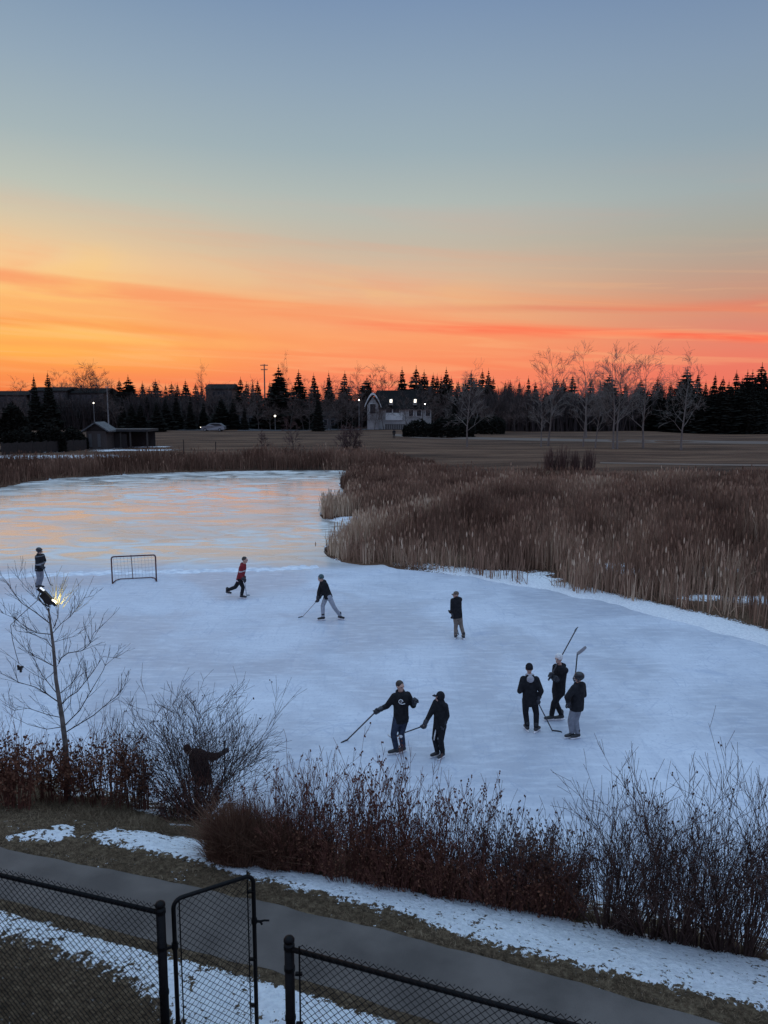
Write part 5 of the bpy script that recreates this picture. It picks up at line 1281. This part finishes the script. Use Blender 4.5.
    if hat in ('toque', 'pom'):
        hm.ell(hp(0, -.012, .048), (.084*s, .098*s, .092*s), Mh, 16, 12); hm.ell(hp(0, -.01, .018), (.088*s, .103*s, .035*s), Mh, 16, 8)
        if hat == 'pom': hm.ell(hp(0, -.02, .150), (.035*s, .035*s, .035*s), Mh)
        soft(hm, 'toque', hatm, t, .010, 1)
        # clear the face again: the knit stops above the brow by construction
    elif hat == 'helmet':
        hm.ell(hp(0, -.015, .045), (.098*s, .118*s, .100*s), Mh, 18, 12); hm.caps(hp(-.088, -.01, .0), hp(-.085, .0, -.05), .025*s, .022*s); hm.caps(hp(.088, -.01, .0), hp(.085, .0, -.05), .025*s, .022*s)
        hm.caps(hp(-.06, .085, .05), hp(.06, .085, .05), .018*s, .018*s); hh_ = soft(hm, 'helmet', hatm, t, .010, 1)
        c = MB()
        for x in (-.04, 0, .04): c.tube([hp(x, .10, .03), hp(x, .125, -.02), hp(x*.8, .10, -.09)], .004, 5)
        for z in (-.01, -.05): c.tube([hp(-.08, .05, z), hp(-.04, .11, z), hp(.04, .11, z), hp(.08, .05, z)], .004, 5)
        c.build('face_cage', STEEL if False else GLV, hh_)
    elif hat == 'cap':
        hm.ell(hp(0, -.012, .045), (.082*s, .096*s, .075*s), Mh, 16, 12); soft(hm, 'cap', hatm, t, .010, 1)
        v = MB(); v.loft([[hp(x*.065, .08, .042-abs(x)*.012) for x in (-1, -.5, 0, .5, 1)]+[hp(x*.065, .08, .034-abs(x)*.012) for x in (1, .5, 0, -.5, -1)], [hp(x*.055, .15-abs(x)*.02, .030-abs(x)*.012) for x in (-1, -.5, 0, .5, 1)]+[hp(x*.055, .15-abs(x)*.02, .023-abs(x)*.012) for x in (1, .5, 0, -.5, -1)]]); v.build('visor', hatm, t)
    elif hat == 'hair':
        hm.ell(hp(0, -.022, .042), (.079*s, .092*s, .088*s), Mh, 16, 12); soft(hm, 'hair', hatm, t, .010, 1)
    elif hat == 'hood':
        hm.ell(hp(0, -.02, .02), (.095*s, .105*s, .118*s), Mh, 16, 12); hm.caps(Hd-Vector((0, 0, .07*s))-hv*.02*s, C+ax*.03*s, .085*s, .10*s); soft(hm, 'hood', hatm, t, .012, 2)
    return dict(t=t, hands=hands_, Y=Y0, s=s, P=P, C=C, ax=ax, f=f, lat=lat, kn=kn, ank=ank, hip=hip, head=Hd, hv=hv)
def unit(a, b): return (Vector(b)-Vector(a)).normalized()
def ext(h, heel, e): return Vector(h)+(Vector(h)-Vector(heel)).normalized()*e

# P1 hoodie skater with arm swung out
Yp = at_z(399, 753).y
h1 = at_y(376.5, 711, Yp-.15); heel1 = at_z(346.5, 740.5)
r = person('person in a black hoodie with white chest mark, arms wide, stick reaching left', [(396, 754), (403, 752.5)], (401, 718), (401, 694.5), (400.3, 686.6), [(376.5, 711, -.15), (415, 701, -.12)], face=18, hface=38, top=679.6,
    pants=JEAN, hat='hair', hatm=HAIR, fdir=(-70, -55), grips=(unit(h1, heel1), None), elb=((-.3, .2, -.6), (.6, 0, -1)))
stick(ext(h1, heel1, .10), heel1, at_z(342.5, 743.5), 'hockey stick held low to the left by the hoodie skater')
c = r['C']+r['f']*.150*r['s']-r['ax']*.13*r['s']; m = MB(); lt = r['lat']; ax = r['ax']; s = r['s']
def cq(x, z): return c+lt*x*s+ax*z*s - r['f']*abs(x)*.35*s
m.tube([cq(.085, .055), cq(.055, .075), cq(.02, .060), cq(.01, .03)], .011, 5); m.tube([cq(.085, .055), cq(.09, .02), cq(.07, -.01), cq(.02, -.025), cq(-.04, -.02)], .009, 5); m.tube([cq(.04, .04), cq(.05, .02), cq(.03, .01)], .008, 5)
m.build('chest_mark', mat('white_print', (.55, .55, .55), .8), r['t'])
m = MB(); kq = r['kn'][1].lerp(r['ank'][1], .12); m.ell(kq+Vector((-.02, -.068*s, 0)), (.04, .012, .035)); m.build('knee_patch', MATS['white_print'], r['t'])
# P2
Yp = at_z(439, 756).y; h2 = at_y(423.5, 726, Yp-.15); heel2 = at_z(391, 737.5)
r = person('person all in black, hood up, white stripe on trackpants, beside the hoodie skater', [(437, 756.5), (442.5, 758)], (440, 724), (440.5, 703), (439.6, 697.2), [(423.5, 726, -.15), (443, 727, -.1)], face=-50, hface=-70, top=689,
    hat='hood', hatm=BLK, hood='up', fdir=(-60, -40), grips=(unit(h2, heel2), None), elb=((-.2, .3, -1), (.5, .5, -.5)))
stick(ext(h2, heel2, .10), heel2, at_z(386.5, 735.5), 'hockey stick reaching left behind the legs of the hoodie skater', tape=mat('white_tape', (.5, .5, .5), .7))
s = r['s']; m = MB(); a = r['hip'][0].lerp(r['kn'][0], .35); b_ = r['hip'][0].lerp(r['kn'][0], 1.05); o_ = Vector((-.02, -.082*s, 0)); m.tube([a+o_, a.lerp(b_, .5)+o_+Vector((0, -.004, 0)), b_+o_*.85], [.012, .016, .010], 5); m.build('trouser_stripe', MATS['white_print'], r['t'])
hv = r['hv']; m = MB(); Hd = r['head']; m.loft([[Hd+hv*.09*s+Vector((0, 0, z))+r['lat']*q*.05*s for q, z in ((-1, .05), (1, .05), (1, .062), (-1, .062))], [Hd+hv*.15*s+Vector((0, 0, z))+r['lat']*q*.04*s for q, z in ((-1, .035), (1, .035), (1, .045), (-1, .045))]]); m.build('visor', BLK, r['t'])
# P3 back to the viewer
Yp = at_z(531, 731).y; h3 = at_y(537.3, 701, Yp-.05); heel3 = at_z(552.5, 731)
r = person('person in black, pale grey hood down, back turned, left of the three', [(536, 732.5), (527, 731)], (529.8, 700), (529.8, 678.2), (529.2, 668.8), [(537.3, 701, -.03), (523.5, 688, .16)], face=176, hface=170, top=663, hat='toque', hatm=BLK, hood=LGR,
    fdir=(140, 190), grips=(unit(h3, heel3), None), elb=((.5, -.3, -1), (-.3, -.2, -1)))
stick(ext(h3, heel3, .08), heel3, at_z(562, 731.8), 'hockey stick resting on the ice between the skaters of the group of three')
# P4 white toque
Yp = at_z(556, 719.5).y; h4 = at_y(551, 675.5, Yp-.22); s4 = at_y(562, 655, Yp+.12); tip4 = at_y(575.3, 631, Yp+.28)
r = person('person in black with a white toque and stick over the shoulder', [(561, 720), (551.5, 720.5)], (558.6, 690), (560.5, 667.5), (558.6, 659), [(551, 675.5, -.22), (555, 679, -.28)], face=-55, hface=-45, top=652.5, hat='toque', hatm=WHT,
    fdir=(-80, -80), grips=(unit(h4, tip4), unit(h4, tip4)), elb=((-.1, -.3, -1), (-.4, .2, -1)))
stick(ext(h4, tip4, .12), tip4, at_y(576.3, 626.5, Yp+.26), 'hockey stick raised high over the shoulder of the white toque skater', bh=.10)
# P5 grey pants, helmet
Yp = at_z(575, 737.5).y; h5 = at_y(574.2, 688, Yp+.22); tp5 = at_y(577.3, 654, Yp+.16)
r = person('person in black top, loose grey pants and dark helmet, right of the three', [(577.5, 738.5), (571.5, 738)], (576.8, 706), (578.5, 685.5), (578.6, 677.8), [(569, 706, -.10), (574.2, 688, .22)][::-1], face=-140, hface=-110, top=671, pants=GRYP, hat='helmet', hatm=HLM,
    fdir=(-70, -75), grips=(unit(h5, tp5), None), elb=((.2, .3, -1), (-.6, -.3, -.6)), bulk=1.12)
stick(ext(h5, tp5, .25), tp5, at_y(586.5, 647.3, Yp+.14), 'hockey stick held upright with grey blade in front of the helmeted skater', tape=mat('grey_tape', (.22, .22, .23), .7), bh=.075)
# P6 cap and khaki
Yp = at_z(459, 638.5).y
r = person('person in a peaked cap, black top and khaki pants standing alone near the reeds', [(463.5, 639.3), (455.5, 638.7)], (457.4, 615), (456.3, 599.2), (455.8, 594.8), [(453, 617.3, -.05), (450.2, 611.5, .05)][::-1], face=-150, hface=-80, top=591, pants=KHK, hat='cap', hatm=cloth('brown_cap', (.09, .07, .055)),
    fdir=(-170, 160), elb=((-.5, -.2, -1), (-.8, .2, -.6)), bulk=1.05)
stick(at_y(453.2, 612, Yp+.05), at_z(458.6, 634.5), at_z(456.3, 633.3), 'hockey stick held behind the legs of the skater in the peaked cap')
# P7 red jersey
zw = lambda py: at_y(241, py, at_z(235, 596).y).z
RED = bands_mat('red_jersey', (.20, .022, .028), [(zw(581.5), zw(577.8), (.55, .52, .52)), (zw(579.9), zw(579.0), (.20, .022, .028)), (zw(569.5), zw(568.3), (.45, .42, .42))])
h7 = at_y(244.6, 580.5, at_z(235, 596).y-.2); heel7 = at_z(246.5, 595.5)
r = person('person in a red white striped hockey jersey striding right on the ice', [(241.8, 598.6), (227.5, 594.3)], (240.2, 579), (243.2, 565.3), (245, 560.2), [(244.6, 580.5, -.2), (244.2, 577.5, .1)], face=85, hface=75, top=556.2, jacket=RED, hat='hair', hatm=HAIR, fdir=(80, 60), lift=(0, .10), kb=1.05,
    grips=(unit(h7, heel7), unit(h7, heel7)), k=1.10, elb=((-1, -.3, -.3), (-1, .3, -.3)))
stick(ext(h7, heel7, .15), heel7, at_z(249.7, 595.2), 'hockey stick of the skater in the red jersey', col=mat('pale_shaft', (.35, .35, .36), .5), tape=MATS['stick_black'])
# P8 teal toque, light grey pants
Yp = at_z(330, 619.5).y; h8 = at_y(317.3, 600.5, Yp-.12); heel8 = at_z(302.5, 616.8)
r = person('person in teal toque, black top and pale grey pants leaning over a stick', [(323, 620.3), (339.8, 619.3)], (327.8, 595.5), (323.3, 582.8), (320.8, 578.4), [(317.3, 600.5, -.12), (319.3, 597.5, .0)], face=-65, hface=-55, top=574.5, pants=cloth('light_grey_pants', (.26, .28, .32), (.34, .36, .40)), hat='toque', hatm=TEAL,
    fdir=(-70, 60), grips=(unit(h8, heel8), unit(h8, heel8)), k=1.08, elb=((-.4, -.5, -.6), (.2, .6, -.7)), knee=(None, (-1, -.5, 0)))
stick(ext(h8, heel8, .10), heel8, at_z(299, 618), 'hockey stick with pale shaft pushed forward by the teal toque skater', col=MATS['pale_shaft'], tape=MATS['stick_black'])
# P9 far left
Yp = at_z(39, 588.5).y; zl = lambda py: at_y(40, py, Yp).z
BWJ = bands_mat('black_white_jersey', (.016, .016, .018), [(zl(564.3), zl(562.6), (.22, .23, .25)), (zl(556.3), zl(555.4), (.14, .15, .16))])
r = person('person in dark striped jersey and grey pants above the lamp at far left', [(37.2, 588.6), (40.2, 588.2)], (39.2, 568.5), (39.8, 555.6), (39.3, 551), [(43.5, 567.5, -.12), (42.2, 566, .1)], face=70, hface=80, top=547, jacket=BWJ, pants=GRYP, hat='helmet', hatm=HLM, fdir=(70, 80),
    elb=((-.2, -.6, -.6), (0, .6, -.6)), bulk=1.05)
hh = r['hands'][0]; hl_ = at_z(50.5, 585); stick(ext(hh, hl_, .08), hl_, at_z(53.5, 585.4), 'hockey stick of the skater standing at the far left')
# P10 crouching in the bush
r = person('person in dark maroon bending behind the large bare shrub, one arm stretched right', [(207, 801), (197, 801)], (203, 779), (198, 753), (187, 750), [(225.5, 751, .0), (194, 778, -.1)], face=150, hface=-140, top=741, jacket=MARO, pants=MARO, hat='toque', hatm=MARO, ground=True, fdir=(120, 200),
    skates=False, k=1.16, bulk=1.35, elb=((.2, 0, -.4), (-.2, 0, -1)))
g1 = at_y(224.8, 741, r['Y']-.05); g2 = at_y(225, 800, r['Y']-.05); tag(stick(g1, at_y(224.6, 796, r['Y']-.05), at_y(231, 799, r['Y']-.05), 'hockey stick planted upright by the bending person in maroon'))
# walker on the park path
p = on_ground(394, 438.6); t = thing('person', p, 'distant dark figure walking on the park path before the gabled house', 'person')
b = MB(); h = 1.85
for sg in (-1, 1): b.caps(p+Vector((sg*.10, 0, .9)), p+Vector((sg*.13, sg*.15, .5)), .10, .08); b.caps(p+Vector((sg*.13, sg*.15, .5)), p+Vector((sg*.15, sg*.10, .08)), .08, .055); b.caps(p+Vector((sg*.15, sg*.1, .05)), p+Vector((sg*.15, sg*.1-.16, .04)), .05, .04); b.caps(p+Vector((sg*.20, 0, 1.48)), p+Vector((sg*.30, .02, 1.18)), .075, .06); b.caps(p+Vector((sg*.30, .02, 1.18)), p+Vector((sg*.28, -.08, .90)), .06, .045)
rings(b, [(p+Vector((0, 0, .82)), .17, .13, (0, 0, 1)), (p+Vector((0, 0, 1.1)), .18, .13, (0, 0, 1)), (p+Vector((0, 0, 1.48)), .22, .13, (0, 0, 1)), (p+Vector((0, 0, 1.56)), .09, .08, (0, 0, 1))], Vector((1, 0, 0)))
b.caps(p+Vector((0, 0, 1.5)), p+Vector((0, 0, 1.66)), .06, .055); b.ell(p+Vector((0, 0, 1.73)), (.085, .10, .13)); soft(b, 'body', BLK, t, .03, 1)
hm = MB(); hm.ell(p+Vector((0, .01, 1.78)), (.10, .115, .10)); hm.build('toque', DGR, t, True)

for o in bpy.data.objects:
    if '_w' in o: del o['_w']
